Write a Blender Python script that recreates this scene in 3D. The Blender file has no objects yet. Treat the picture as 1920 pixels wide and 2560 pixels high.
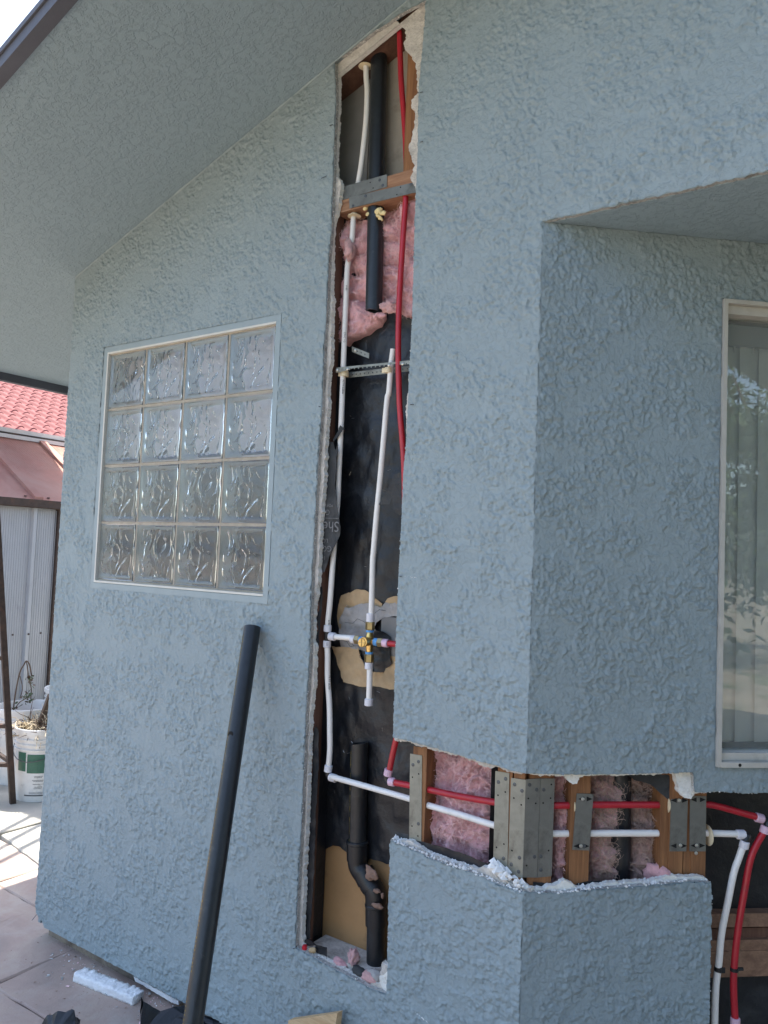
import bpy, bmesh, math, random
import numpy as np
from mathutils import Vector, Matrix, noise
from mathutils.geometry import tessellate_polygon
R_ = math.radians
random.seed(7)
S = bpy.context.scene
col = S.collection
# ------------------------------------------------------------------ camera
FPX, YAW, PITCH, ROLL, DIST, H0 = 1945.59, 0.6057, 0.0563, 0.0399, 1.6812, 1.405
FW = Vector((-math.sin(YAW)*math.cos(PITCH), math.cos(YAW)*math.cos(PITCH), math.sin(PITCH)))
RT = FW.cross(Vector((0, 0, 1))).normalized(); UPV = RT.cross(FW)
RT, UPV = RT*math.cos(ROLL)+UPV*math.sin(ROLL), -RT*math.sin(ROLL)+UPV*math.cos(ROLL)
CAM = Vector((0, -DIST, H0))
cd = bpy.data.cameras.new('camera'); co = bpy.data.objects.new('camera', cd); col.objects.link(co)
co.matrix_world = Matrix(((RT.x, UPV.x, -FW.x, CAM.x), (RT.y, UPV.y, -FW.y, CAM.y), (RT.z, UPV.z, -FW.z, CAM.z), (0, 0, 0, 1)))
cd.sensor_fit = 'VERTICAL'; cd.sensor_height = 36; cd.lens = FPX/2560*36; cd.clip_start = .02; cd.clip_end = 500
S.camera = co
# ------------------------------------------------------------------ light
EL = R_(70); SAZ = Vector((-.42, .907, 0)).normalized()
sunv = Vector((SAZ.x*math.cos(EL), SAZ.y*math.cos(EL), math.sin(EL)))
w = bpy.data.worlds.new('World'); S.world = w; w.use_nodes = True
nt = w.node_tree; bg = nt.nodes['Background']; sk = nt.nodes.new('ShaderNodeTexSky')
sk.sky_type = 'NISHITA'; sk.sun_disc = False; sk.sun_elevation = EL; sk.sun_rotation = math.atan2(SAZ.x, SAZ.y)
sk.air_density = 1.0; sk.dust_density = 2.5; sk.ozone_density = 1.0
nt.links.new(sk.outputs[0], bg.inputs[0]); bg.inputs[1].default_value = 0.148
sl = bpy.data.lights.new('sun', 'SUN'); sl.energy = 3.4; sl.angle = R_(.5); sl.color = (1, .95, .87)
so = bpy.data.objects.new('sun', sl); col.objects.link(so); so.rotation_euler = (-sunv).to_track_quat('-Z', 'Y').to_euler(); so.location = (0, 0, 8)
vs = S.view_settings; vs.view_transform = 'Standard'; vs.look = 'None'; vs.gamma = 1; vs.exposure = 1.85
S.cycles.max_bounces = 10; S.cycles.diffuse_bounces = 5; S.cycles.transmission_bounces = 10; S.cycles.transparent_max_bounces = 12
# ------------------------------------------------------------------ projection onto real planes
def ray(px, py): return FW + RT*((px-960)/FPX) - UPV*((py-1280)/FPX)
class Plane:
    def __init__(s, o, u, n): s.o = Vector(o); s.u = Vector(u); s.n = Vector(n)
    def pt(s, u, z, d=0): return s.o + s.u*u + s.n*d + Vector((0, 0, z))
    def P(s, px, py, d=0):
        r = ray(px, py); t = (s.o + s.n*d - CAM).dot(s.n)/r.dot(s.n); return CAM + r*t
    def uv(s, px, py, d=0):
        p = s.P(px, py, d); return ((p-s.o).dot(s.u), p.z)
XC = -.7392; AC = R_(42)
A = Plane((0, 0, 0), (1, 0, 0), (0, 1, 0))
C_ = Plane((XC, 0, 0), (math.cos(AC), math.sin(AC), 0), (-math.sin(AC), math.cos(AC), 0))
def G(px, py, z=0):
    r = ray(px, py); return CAM + r*((z-CAM.z)/r.z)
def atx(px, py, x):
    r = ray(px, py); return CAM + r*((x-CAM.x)/r.x)
# ------------------------------------------------------------------ materials
def srgb(r, g, b):
    f = lambda c: (c/255/12.92 if c/255 <= .04045 else ((c/255+.055)/1.055)**2.4)
    return (f(r), f(g), f(b))
class NT:
    def __init__(s, name):
        s.m = bpy.data.materials.new(name); s.m.use_nodes = True; s.t = s.m.node_tree
        s.b = s.t.nodes['Principled BSDF']; s.tc = s.t.nodes.new('ShaderNodeTexCoord').outputs['Object']
    def n(s, ty, **k):
        x = s.t.nodes.new(ty)
        for a, v in k.items():
            if a in x.inputs: x.inputs[a].default_value = v
            else: setattr(x, a, v)
        return x
    def l(s, a, b): s.t.links.new(a, b)
    def noise(s, scale, detail=4, rough=.5, dist=0, vec=None, stretch=None):
        x = s.n('ShaderNodeTexNoise'); x.inputs['Scale'].default_value = scale; x.inputs['Detail'].default_value = detail
        x.inputs['Roughness'].default_value = rough; x.inputs['Distortion'].default_value = dist
        v = vec or s.tc
        if stretch:
            mp = s.n('ShaderNodeMapping'); mp.inputs['Scale'].default_value = stretch; s.l(v, mp.inputs[0]); v = mp.outputs[0]
        s.l(v, x.inputs['Vector']); return x.outputs['Fac']
    def ramp(s, fac, stops):
        r = s.n('ShaderNodeValToRGB'); cr = r.color_ramp
        while len(cr.elements) < len(stops): cr.elements.new(.5)
        for e, (p, c) in zip(cr.elements, stops):
            e.position = p; e.color = (*c, 1) if isinstance(c, tuple) else (c, c, c, 1)
        s.l(fac, r.inputs[0]); return r.outputs[0]
    def math(s, op, a, b=None):
        x = s.n('ShaderNodeMath', operation=op)
        for i, v in enumerate((a, b)):
            if v is None: continue
            if isinstance(v, (int, float)): x.inputs[i].default_value = v
            else: s.l(v, x.inputs[i])
        return x.outputs[0]
    def mix(s, fac, a, b, bt='MIX'):
        x = s.n('ShaderNodeMix', data_type='RGBA', blend_type=bt)
        for i, v in ((0, fac), (6, a), (7, b)):
            if isinstance(v, (int, float)): x.inputs[i].default_value = v
            elif isinstance(v, tuple): x.inputs[i].default_value = (*v, 1)
            else: s.l(v, x.inputs[i])
        return x.outputs[2]
    def bump(s, h, dist, strength=1, prev=None):
        x = s.n('ShaderNodeBump'); x.inputs['Strength'].default_value = strength; x.inputs['Distance'].default_value = dist
        s.l(h, x.inputs['Height'])
        if prev: s.l(prev, x.inputs['Normal'])
        s.l(x.outputs[0], s.b.inputs['Normal']); return x.outputs[0]
    def col(s, c):
        if isinstance(c, tuple): s.b.inputs['Base Color'].default_value = (*c, 1)
        else: s.l(c, s.b.inputs['Base Color'])
    def set(s, **k):
        for a, v in k.items():
            a = a.replace('_', ' ')
            s.b.inputs[a].default_value = v
M = {}
def simple(name, c, rough=.6, var=.15, scale=40, bump=.0, bscale=150, metal=0, dirt=None, dscale=6, dth=(.55, .75), **k):
    x = NT(name); f = x.noise(scale, 5, .6)
    c1 = tuple(v*(1-var) for v in c); c2 = tuple(min(1, v*(1+var)) for v in c)
    cc = x.ramp(f, [(.3, c1), (.7, c2)])
    if dirt:
        m_ = x.ramp(x.noise(dscale, 6, .65, .5), [(dth[0], 0.0), (dth[1], 1.0)]); cc = x.mix(m_, cc, dirt)
    x.col(cc); x.set(Roughness=rough, Metallic=metal, **k)
    if bump: x.bump(x.noise(bscale, 5, .6), bump)
    M[name] = x.m; return x
def stucco(name, c, sc=1.0, dist=.0012, seed=0, veins=0):
    x = NT(name)
    mp = x.n('ShaderNodeMapping'); mp.inputs['Location'].default_value = (seed, seed*1.7, seed*.3); x.l(x.tc, mp.inputs[0]); v = mp.outputs[0]
    h = x.math('ADD', x.math('MULTIPLY', x.noise(130*sc, 4, .6, .3, v), .6), x.math('MULTIPLY', x.noise(420*sc, 3, .6, 0, v), .3))
    if veins: h = x.math('ADD', h, x.math('MULTIPLY', x.ramp(x.noise(48*sc, 6, .66, .2, v), [(.47, 0.0), (.56, 1.0)]), veins))
    x.bump(h, dist, 1.0)
    d1 = x.ramp(x.noise(1.6, 5, .6, 0, v), [(.3, tuple(a*.96 for a in c)), (.7, tuple(a*1.03 for a in c))])
    grime = x.ramp(x.noise(9, 6, .7, .4, v), [(.64, 0.0), (.84, .28)])
    cc = x.mix(grime, d1, (c[0]*.66, c[1]*.67, c[2]*.58))
    chips = x.ramp(x.noise(95, 3, .5, 0, v), [(.80, 0.0), (.815, 1.0)])
    cc = x.mix(chips, cc, (.75, .75, .72))
    x.col(cc); x.set(Roughness=.62); x.b.inputs['Specular IOR Level'].default_value = .35
    M[name] = x.m
BLUE = (.280, .345, .366)
stucco('blue_stucco', BLUE, 1.0, .0014, 0, .6); stucco('blue_stucco_fine', (.262, .326, .348), 1.15, .0015, 3.1, .6); stucco('soffit_stucco', (.285, .375, .42), 1.0, .0021, 5.3, .6)
simple('blue_smooth', BLUE, .5, .05, 20, .0006, 60)
simple('cut_plaster', (.42, .42, .40), .9, .3, 120, .003, 220, dirt=(.16, .15, .14), dscale=40, dth=(.5, .7))
simple('white_foam', (.80, .80, .75), .8, .08, 60, .004, 190, dirt=(.45, .42, .33), dscale=30, dth=(.6, .8))
simple('old_foam', (.60, .57, .52), .9, .18, 50, .004, 170, dirt=(.28, .25, .22), dscale=25, dth=(.5, .75))
simple('white_crumb', (.82, .82, .80), .85, .1, 60)
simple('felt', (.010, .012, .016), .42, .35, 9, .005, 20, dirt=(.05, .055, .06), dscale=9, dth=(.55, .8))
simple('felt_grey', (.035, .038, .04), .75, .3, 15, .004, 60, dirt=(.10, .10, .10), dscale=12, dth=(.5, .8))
simple('kraft', (.46, .33, .19), .85, .18, 22, .003, 35, dirt=(.26, .15, .07), dscale=18, dth=(.62, .8))
simple('patch_plaster', (.36, .35, .34), .9, .2, 18, .004, 60, dirt=(.22, .21, .2), dscale=14)
simple('plywood', (.40, .23, .10), .6, .12, 6, .0006, 60, dirt=(.22, .12, .06), dscale=14, dth=(.62, .76))
simple('pex_white', (.80, .78, .74), .33, .04, 30, dirt=(.60, .60, .56), dscale=25, dth=(.6, .8))
simple('pex_red', (.42, .018, .03), .32, .12, 25, dirt=(.28, .03, .04), dscale=20, dth=(.6, .8))
simple('ring_white', (.68, .68, .72), .4, .06, 30); simple('ring_pink', (.66, .45, .55), .4, .08, 30)
simple('abs_black', (.013, .016, .019), .36, .25, 30, .0008, 100, dirt=(.07, .07, .065), dscale=22, dth=(.60, .82))
simple('pvc_black', (.012, .013, .015), .38, .2, 30)
simple('brass', (.62, .44, .18), .28, .12, 60, .0004, 200, metal=1)
simple('brass_dull', (.42, .33, .17), .38, .15, 60, .0004, 200, metal=1)
simple('tape_blue', (.12, .36, .72), .55, .2, 60, .002, 300)
simple('zinc', (.27, .275, .24), .55, .16, 22, .0004, 80, metal=.75, dirt=(.15, .145, .12), dscale=16, dth=(.5, .75))
simple('zinc_dark', (.21, .215, .20), .55, .16, 22, .0004, 80, metal=.7, dirt=(.11, .11, .10), dscale=16, dth=(.5, .75))
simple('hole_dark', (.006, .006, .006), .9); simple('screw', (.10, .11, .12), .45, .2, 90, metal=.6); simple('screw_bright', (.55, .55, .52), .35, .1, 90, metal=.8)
simple('grommet', (.72, .62, .42), .6, .1, 40, .001, 100); simple('spray_foam', (.75, .62, .32), .7, .15, 60, .002, 120)
simple('frame_white', (.46, .45, .41), .5, .08, 20, .0003, 90, dirt=(.35, .32, .27), dscale=18, dth=(.58, .78))
simple('caulk_white', (.60, .60, .55), .6, .06, 20, dirt=(.4, .38, .33), dscale=60, dth=(.66, .76))
simple('mortar', (.40, .36, .29), .9, .15, 60, .001, 200)
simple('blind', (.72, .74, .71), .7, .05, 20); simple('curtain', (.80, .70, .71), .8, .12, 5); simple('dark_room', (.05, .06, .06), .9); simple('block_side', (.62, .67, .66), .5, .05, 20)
simple('fascia_paint', (.085, .09, .11), .6, .12, 10, .0006, 60)
simple('old_wood_dark', (.13, .075, .045), .75, .25, 14, .001, 60)
simple('rust', (.045, .028, .02), .65, .4, 30, .001, 120, dirt=(.10, .045, .025), dscale=12)
simple('shed_roof', (.42, .20, .15), .8, .14, 5, .0006, 60, dirt=(.45, .26, .20), dscale=3, dth=(.4, .7)); simple('shed_white', (.62, .60, .56), .5, .08, 10)
simple('shed_grey', (.36, .375, .39), .5, .06, 5, dirt=(.28, .28, .30), dscale=4)
simple('tile_red', (.24, .082, .075), .9, .30, 3, .001, 60)
simple('bucket_white', (.68, .68, .65), .5, .07, 14, dirt=(.33, .31, .27), dscale=16, dth=(.6, .78)); simple('label_green', (.03, .12, .08), .5, .15, 30); simple('ink', (.04, .04, .05), .7)
simple('dry_straw', (.62, .52, .36), .85, .35, 30); simple('weed_green', (.07, .10, .05), .7, .35, 30); simple('stem_brown', (.11, .075, .05), .8, .2, 30)
simple('styrofoam', (.85, .86, .86), .7, .05, 60, .005, 110)
simple('footing', (.26, .22, .17), .9, .3, 14, .004, 60, dirt=(.11, .085, .065), dscale=11, dth=(.45, .65))
simple('red_plastic', (.55, .015, .03), .35, .1, 30); simple('stone_tan', (.50, .36, .20), .8, .25, 80, .003, 120)
simple('mud', (.24, .15, .11), .95, .25, 60, .003, 150)
simple('tree_leaf', (.065, .11, .03), .6, .4, 3); simple('bark', (.10, .075, .055), .9, .3, 10, .004, 40)
simple('concrete_pale', (.40, .38, .33), .85, .12, 4, .001, 120, dirt=(.34, .32, .28), dscale=3)
simple('yard_soil', (.26, .22, .17), .95, .25, 2, .003, 60, dirt=(.12, .13, .07), dscale=1.2, dth=(.5, .6)); simple('roof_top', (.25, .22, .2), .9)
simple('ink_grey', (.17, .17, .17), .8, .3, 80); simple('ink_yellow', (.30, .22, .05), .8, .4, 120)
def wood(name, a, b, axis=2, sc=9):
    x = NT(name); st = [1, 1, 1]; st = [14, 14, 14]; st[axis] = 1
    f = x.noise(sc, 6, .6, .6, stretch=tuple(v/2.2 for v in st))
    g = x.noise(sc*5, 4, .6, 0, stretch=tuple(v/2 for v in st))
    cc = x.ramp(f, [(.32, a), (.5, tuple((p+q)/2 for p, q in zip(a, b))), (.66, b)])
    cc = x.mix(x.ramp(g, [(.4, 0.0), (.75, .35)]), cc, tuple(v*.5 for v in a))
    k = x.ramp(x.noise(7, 3, .5), [(.68, 0.0), (.74, .6)]); cc = x.mix(k, cc, tuple(v*.45 for v in a))
    x.col(cc); x.set(Roughness=.7); x.bump(g, .0008); M[name] = x.m
wood('stud_wood', (.16, .065, .024), (.30, .14, .055), 2); wood('stud_wood_h', (.26, .13, .07), (.42, .24, .14), 0); wood('beam_wood', (.17, .09, .055), (.32, .19, .12), 0, 6)
wood('pine', (.50, .33, .17), (.64, .46, .26), 0, 12); wood('stud_dark', (.10, .045, .03), (.17, .085, .055), 2)
def pink(name, base, dirty, th):
    x = NT(name)
    f = x.noise(38, 8, .75, 1.2); c1 = tuple(v*.70 for v in base); c2 = tuple(min(1, v*1.15) for v in base)
    cc = x.ramp(x.math('ADD', x.math('MULTIPLY', f, .6), x.math('MULTIPLY', x.noise(17, 5, .6, 1.5), .4)), [(.36, c1), (.62, c2)])
    cc = x.mix(x.ramp(x.noise(13, 6, .68, 1.0), [(th, 0.0), (th+.22, .85)]), cc, dirty)
    x.col(cc); x.set(Roughness=1.0); x.b.inputs['Specular IOR Level'].default_value = .05
    x.b.inputs['Sheen Weight'].default_value = .25
    h = x.math('ADD', x.noise(90, 6, .7, 2.5), x.noise(300, 6, .8, 3.0, stretch=(1, 1, .35))); x.bump(h, .0032)
    M[name] = x.m
pink('pink_wool', (.93, .50, .52), (.40, .27, .25), .64); pink('pink_wool_dirty', (.78, .46, .45), (.19, .14, .12), .50); pink('grey_wool', (.55, .34, .30), (.10, .075, .055), .42)
simple('pink_fibre', (.92, .60, .60), 1, .2, 40); simple('brown_fibre', (.50, .36, .30), 1, .2, 40)
def paving():
    x = NT('stamped_concrete')
    cc = x.ramp(x.noise(1.7, 6, .6, .8), [(.3, (.27, .22, .19)), (.5, (.40, .30, .25)), (.7, (.50, .43, .35))])
    cc = x.mix(x.ramp(x.noise(6, 6, .65, .6, stretch=(1, .6, 1)), [(.5, 0.0), (.75, .5)]), cc, (.50, .46, .42))
    cc = x.mix(x.ramp(x.noise(14, 5, .7), [(.58, 0.0), (.8, .5)]), cc, (.30, .23, .21))
    x.col(cc); x.set(Roughness=.8); x.bump(x.math('ADD', x.noise(14, 4, .6, .4), x.math('MULTIPLY', x.noise(160, 4, .6), .25)), .004)
    M['stamped_concrete'] = x.m
paving()
# glass
def glass(name, c, rough=0, ior=1.45, bump=0, bs=40):
    x = NT(name); x.col(c); x.set(Roughness=rough, IOR=ior); x.b.inputs['Transmission Weight'].default_value = 1
    if bump: x.bump(x.noise(bs, 2, .4, 1.5), bump)
    M[name] = x.m
    if name in ('block_glass', 'pane_glass'):
        df = x.n('ShaderNodeBsdfDiffuse'); df.inputs[0].default_value = (.62, .66, .68, 1); ms = x.n('ShaderNodeMixShader'); ms.inputs[0].default_value = .085 if name == 'block_glass' else .10
        out = x.t.nodes['Material Output']; x.l(x.b.outputs[0], ms.inputs[1]); x.l(df.outputs[0], ms.inputs[2]); x.l(ms.outputs[0], out.inputs['Surface'])
    return x
glass('block_glass', (.93, .97, .96), .03, 1.5)
glass('block_edge', (.80, .88, .87), .25, 1.5)
glass('pane_glass', (.90, .95, .93), 0, 1.5)
# ------------------------------------------------------------------ object helpers
WL = {}
def empty(name, loc, label, cat, group=None):
    o = bpy.data.objects.new(name, None); o.location = loc; o.empty_display_size = .1; col.objects.link(o); WL[o.name] = Vector(loc)
    o['label'] = label; o['category'] = cat
    if group: o['group'] = group
    return o
def mo(name, V, F, mat, parent=None, smooth=False, mi=None, label=None, cat=None, group=None, kind=None):
    V = [Vector(v) for v in V]
    if parent is None:
        n = max(1, len(V)); c = Vector((sum(v.x for v in V)/n, sum(v.y for v in V)/n, min(v.z for v in V))) if kind != 'structure' else Vector((0, 0, 0))
    else: c = WL[parent.name]
    me = bpy.data.meshes.new(name); me.from_pydata([v-c for v in V], [], F)
    for m_ in (mat if isinstance(mat, (list, tuple)) else [mat]): me.materials.append(M[m_])
    if mi: me.polygons.foreach_set('material_index', mi)
    if smooth: me.polygons.foreach_set('use_smooth', [True]*len(me.polygons))
    me.update()
    o = bpy.data.objects.new(name, me); col.objects.link(o)
    if parent is None: o.location = c; WL[o.name] = c
    else: o.parent = parent; WL[o.name] = c
    for k, v in (('label', label), ('category', cat), ('group', group), ('kind', kind)):
        if v: o[k] = v
    return o
class MB:
    def __init__(s): s.V = []; s.F = []
    def add(s, V, F): b = len(s.V); s.V += [Vector(v) for v in V]; s.F += [tuple(i+b for i in f) for f in F]; return s
    def prism(s, q, ext):      # polygon q extruded by vector ext
        n = len(q); q = [Vector(p) for p in q]
        F = [tuple(range(n)), tuple(reversed(range(n, 2*n)))] + [(i, i+n, (i+1) % n+n, (i+1) % n) for i in range(n)]
        return s.add(q+[p+ext for p in q], F)
    def box(s, lo, hi):
        x0, y0, z0 = lo; x1, y1, z1 = hi
        return s.prism([(x0, y0, z0), (x1, y0, z0), (x1, y1, z0), (x0, y1, z0)], Vector((0, 0, z1-z0)))
    def tube(s, pts, r, n=14, caps=True, hollow=None):
        pts = [Vector(p) for p in pts]; rr = r if isinstance(r, (list, tuple)) else [r]*len(pts)
        t0 = (pts[1]-pts[0]).normalized(); a = Vector((0, 0, 1)) if abs(t0.z) < .9 else Vector((1, 0, 0)); nrm = t0.cross(a).normalized()
        rings = []; b = len(s.V)
        for i, p in enumerate(pts):
            t = (pts[min(i+1, len(pts)-1)]-pts[max(i-1, 0)]).normalized()
            nrm = (nrm - t*nrm.dot(t)).normalized(); bi = t.cross(nrm)
            s.V += [p + (nrm*math.cos(2*math.pi*k/n)+bi*math.sin(2*math.pi*k/n))*rr[i] for k in range(n)]
        for i in range(len(pts)-1):
            for k in range(n):
                a0 = b+i*n+k; a1 = b+i*n+(k+1) % n; s.F.append((a0, a1, a1+n, a0+n))
        if caps:
            s.F.append(tuple(reversed(range(b, b+n)))); e = b+(len(pts)-1)*n; s.F.append(tuple(range(e, e+n)))
        return s
    def build(s, name, mat, parent=None, **k): return mo(name, s.V, s.F, mat, parent, **k)
def autosm(o, ang=40):
    me = o.data; me.polygons.foreach_set('use_smooth', [True]*len(me.polygons))
    bm = bmesh.new(); bm.from_mesh(me)
    for e in bm.edges:
        if len(e.link_faces) == 2 and e.calc_face_angle(0) > R_(ang): e.smooth = False
    bm.to_mesh(me); bm.free(); return o
def catmull(P, n=8):
    P = [Vector(p) for p in P]; Q = [P[0]*2-P[1]]+P+[P[-1]*2-P[-2]]; out = []
    for i in range(1, len(Q)-2):
        for k in range(n):
            t = k/n; a, b, c, d = Q[i-1:i+3]
            out.append(.5*((2*b)+(c-a)*t+(2*a-5*b+4*c-d)*t*t+(3*b-a-3*c+d)*t**3))
    out.append(P[-1]); return out
def pipe(name, pts, r, mat, parent, n=14, smoothpath=True, **k):
    p = catmull(pts) if smoothpath and len(pts) > 2 else pts
    return autosm(MB().tube(p, r, n).build(name, mat, parent, **k))
def cyl(name, a, b, r, mat, parent, n=16, bev=0, **k):
    a = Vector(a); b = Vector(b); d = (b-a).normalized()
    if bev: return autosm(MB().tube([a, a+d*bev, b-d*bev, b], [r-bev, r, r, r-bev], n).build(name, mat, parent, **k))
    return autosm(MB().tube([a, b], r, n).build(name, mat, parent, **k))
def blob(name, c, rad, mat, parent=None, amp=.3, fr=30, sub=3, **k):
    bm = bmesh.new(); bmesh.ops.create_icosphere(bm, subdivisions=sub, radius=1); rad = Vector(rad); c = Vector(c)
    V = []
    for v in bm.verts:
        p = Vector((v.co.x*rad.x, v.co.y*rad.y, v.co.z*rad.z)); q = c+p
        V.append(c+p*(1+amp*noise.fractal(q*fr, .7, 2, 4)))
    F = [tuple(v.index for v in f.verts) for f in bm.faces]; bm.free()
    return mo(name, V, F, mat, parent, smooth=True, **k)
def jag(pts, step=.004, amp=.0016, seed=0, freq=90, closed=True, lock=()):
    out = []; n = len(pts)
    for i in range(n if closed else n-1):
        a = Vector(pts[i]); b = Vector(pts[(i+1) % n]); L = (b-a).length
        if i in lock or L > 1.2: out.append(tuple(a)); continue
        k = max(1, int(L/step)); d = (b-a)/max(L, 1e-6); nn = Vector((-d.y, d.x))
        for j in range(k):
            p = a.lerp(b, j/k)
            o = amp*(noise.noise(Vector((p.x*freq, p.y*freq, seed)))*1.4+.8*noise.noise(Vector((p.x*freq*3.3, p.y*freq*3.3, seed+9))))
            if j == 0: o *= .3
            out.append(tuple(p+nn*o))
    return out
def slab(name, loops, plane, d0, d1, mats, parent, **k):
    """plate with holes: front face at depth d0, back at d1; material 0 front, 1 cut faces"""
    flat = [p for lp in loops for p in lp]
    tris = tessellate_polygon([[Vector((p[0], p[1], 0)) for p in lp] for lp in loops])
    n = len(flat); V = [plane.pt(u, z, d0) for u, z in flat]+[plane.pt(u, z, d1) for u, z in flat]; F = []; mi = []
    for t in tris:
        a, b, c = t
        ar = (flat[b][0]-flat[a][0])*(flat[c][1]-flat[a][1])-(flat[c][0]-flat[a][0])*(flat[b][1]-flat[a][1])
        if ar < 0: b, c = c, b
        F += [(a, b, c), (a+n, c+n, b+n)]; mi += [0, 1]
    o = 0
    for li, lp in enumerate(loops):
        m_ = len(lp); area = sum(lp[i][0]*lp[(i+1) % m_][1]-lp[(i+1) % m_][0]*lp[i][1] for i in range(m_))
        ccw = (area > 0) == (li == 0)
        for i in range(m_):
            a = o+i; b = o+(i+1) % m_
            if li > 0 and False: pass
            F.append((a, a+n, b+n, b) if ccw else (b, b+n, a+n, a)); mi.append(1)
        o += m_
    ob = mo(name, V, F, mats, parent, mi=mi, **k); return ob
def crumbs(name, plane, line, d0, d1, count, smin, smax, mat, parent, seed=0, label=None):
    rnd = random.Random(seed); V = []; F = []
    segs = [(Vector(line[i]), Vector(line[i+1])) for i in range(len(line)-1)]; L = [(b-a).length for a, b in segs]
    base = [Vector((1, 0, 0)), Vector((0, 1, 0)), Vector((-1, 0, 0)), Vector((0, -1, 0)), Vector((0, 0, 1)), Vector((0, 0, -1))]
    bf = [(0, 1, 4), (1, 2, 4), (2, 3, 4), (3, 0, 4), (1, 0, 5), (2, 1, 5), (3, 2, 5), (0, 3, 5)]
    for i in range(count):
        s_ = rnd.choices(range(len(segs)), L)[0]; a, b = segs[s_]; p = a.lerp(b, rnd.random())
        cl = noise.noise(Vector((p.x*25, p.y*25, seed+.5)))
        if cl < -.1 and rnd.random() < .75: continue
        r = rnd.uniform(smin, smax)*(1+max(0, cl)); c = plane.pt(p.x+rnd.gauss(0, smax*.4), p.y+rnd.gauss(0, smax*.4), rnd.uniform(d0, d1))
        o = len(V)
        for q in base: V.append(c+Vector((q.x*rnd.uniform(.5, 1.3), q.y*rnd.uniform(.5, 1.3), q.z*rnd.uniform(.5, 1.2)))*r)
        F += [tuple(x+o for x in f) for f in bf]
    return mo(name, V, F, mat, parent, kind='stuff', label=label)
def sheet(name, plane, pts, d, mat, parent, th=.0012, wave=.004, step=.012, seed=0, jg=.0015, **k):
    """thin irregular sheet (paper/plaster) traced at depth d with its own thickness and real waviness"""
    lp = jag([plane.uv(x, y, d) for x, y in pts], .006, jg, seed, 60)
    us = [p[0] for p in lp]; zs = [p[1] for p in lp]
    bm = bmesh.new(); vs_ = [bm.verts.new((p[0], p[1], 0)) for p in lp]; f = bm.faces.new(vs_)
    bmesh.ops.triangulate(bm, faces=bm.faces[:])
    # cut with a grid so the waviness has vertices
    u = math.floor(min(us)/step)*step
    while u < max(us):
        bmesh.ops.bisect_plane(bm, geom=bm.verts[:]+bm.edges[:]+bm.faces[:], plane_co=(u, 0, 0), plane_no=(1, 0, 0)); u += step
    z = math.floor(min(zs)/step)*step
    while z < max(zs):
        bmesh.ops.bisect_plane(bm, geom=bm.verts[:]+bm.edges[:]+bm.faces[:], plane_co=(0, z, 0), plane_no=(0, 1, 0)); z += step
    for v in bm.verts:
        q = Vector((v.co.x*14, v.co.y*14, seed)); v.co.z = wave*(noise.fractal(q, .8, 2, 3)+.5*noise.noise(q*3))
    bmesh.ops.recalc_face_normals(bm, faces=bm.faces[:])
    g = bmesh.ops.extrude_face_region(bm, geom=bm.faces[:])
    for e in g['geom']:
        if isinstance(e, bmesh.types.BMVert): e.co.z += th
    bmesh.ops.recalc_face_normals(bm, faces=bm.faces[:])
    bm.verts.index_update()
    V = [plane.pt(v.co.x, v.co.y, d+v.co.z) for v in bm.verts]; F = [tuple(v.index for v in fc.verts) for fc in bm.faces]; bm.free()
    return autosm(mo(name, V, F, mat, parent, **k), 60)
def lerp_rows(rows, py):
    for i in range(len(rows)-1):
        a, b = rows[i], rows[i+1]
        if py <= b[0]:
            t = (py-a[0])/(b[0]-a[0]); return a[1]+(b[1]-a[1])*t, a[2]+(b[2]-a[2])*t
    return rows[-1][1:]
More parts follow.
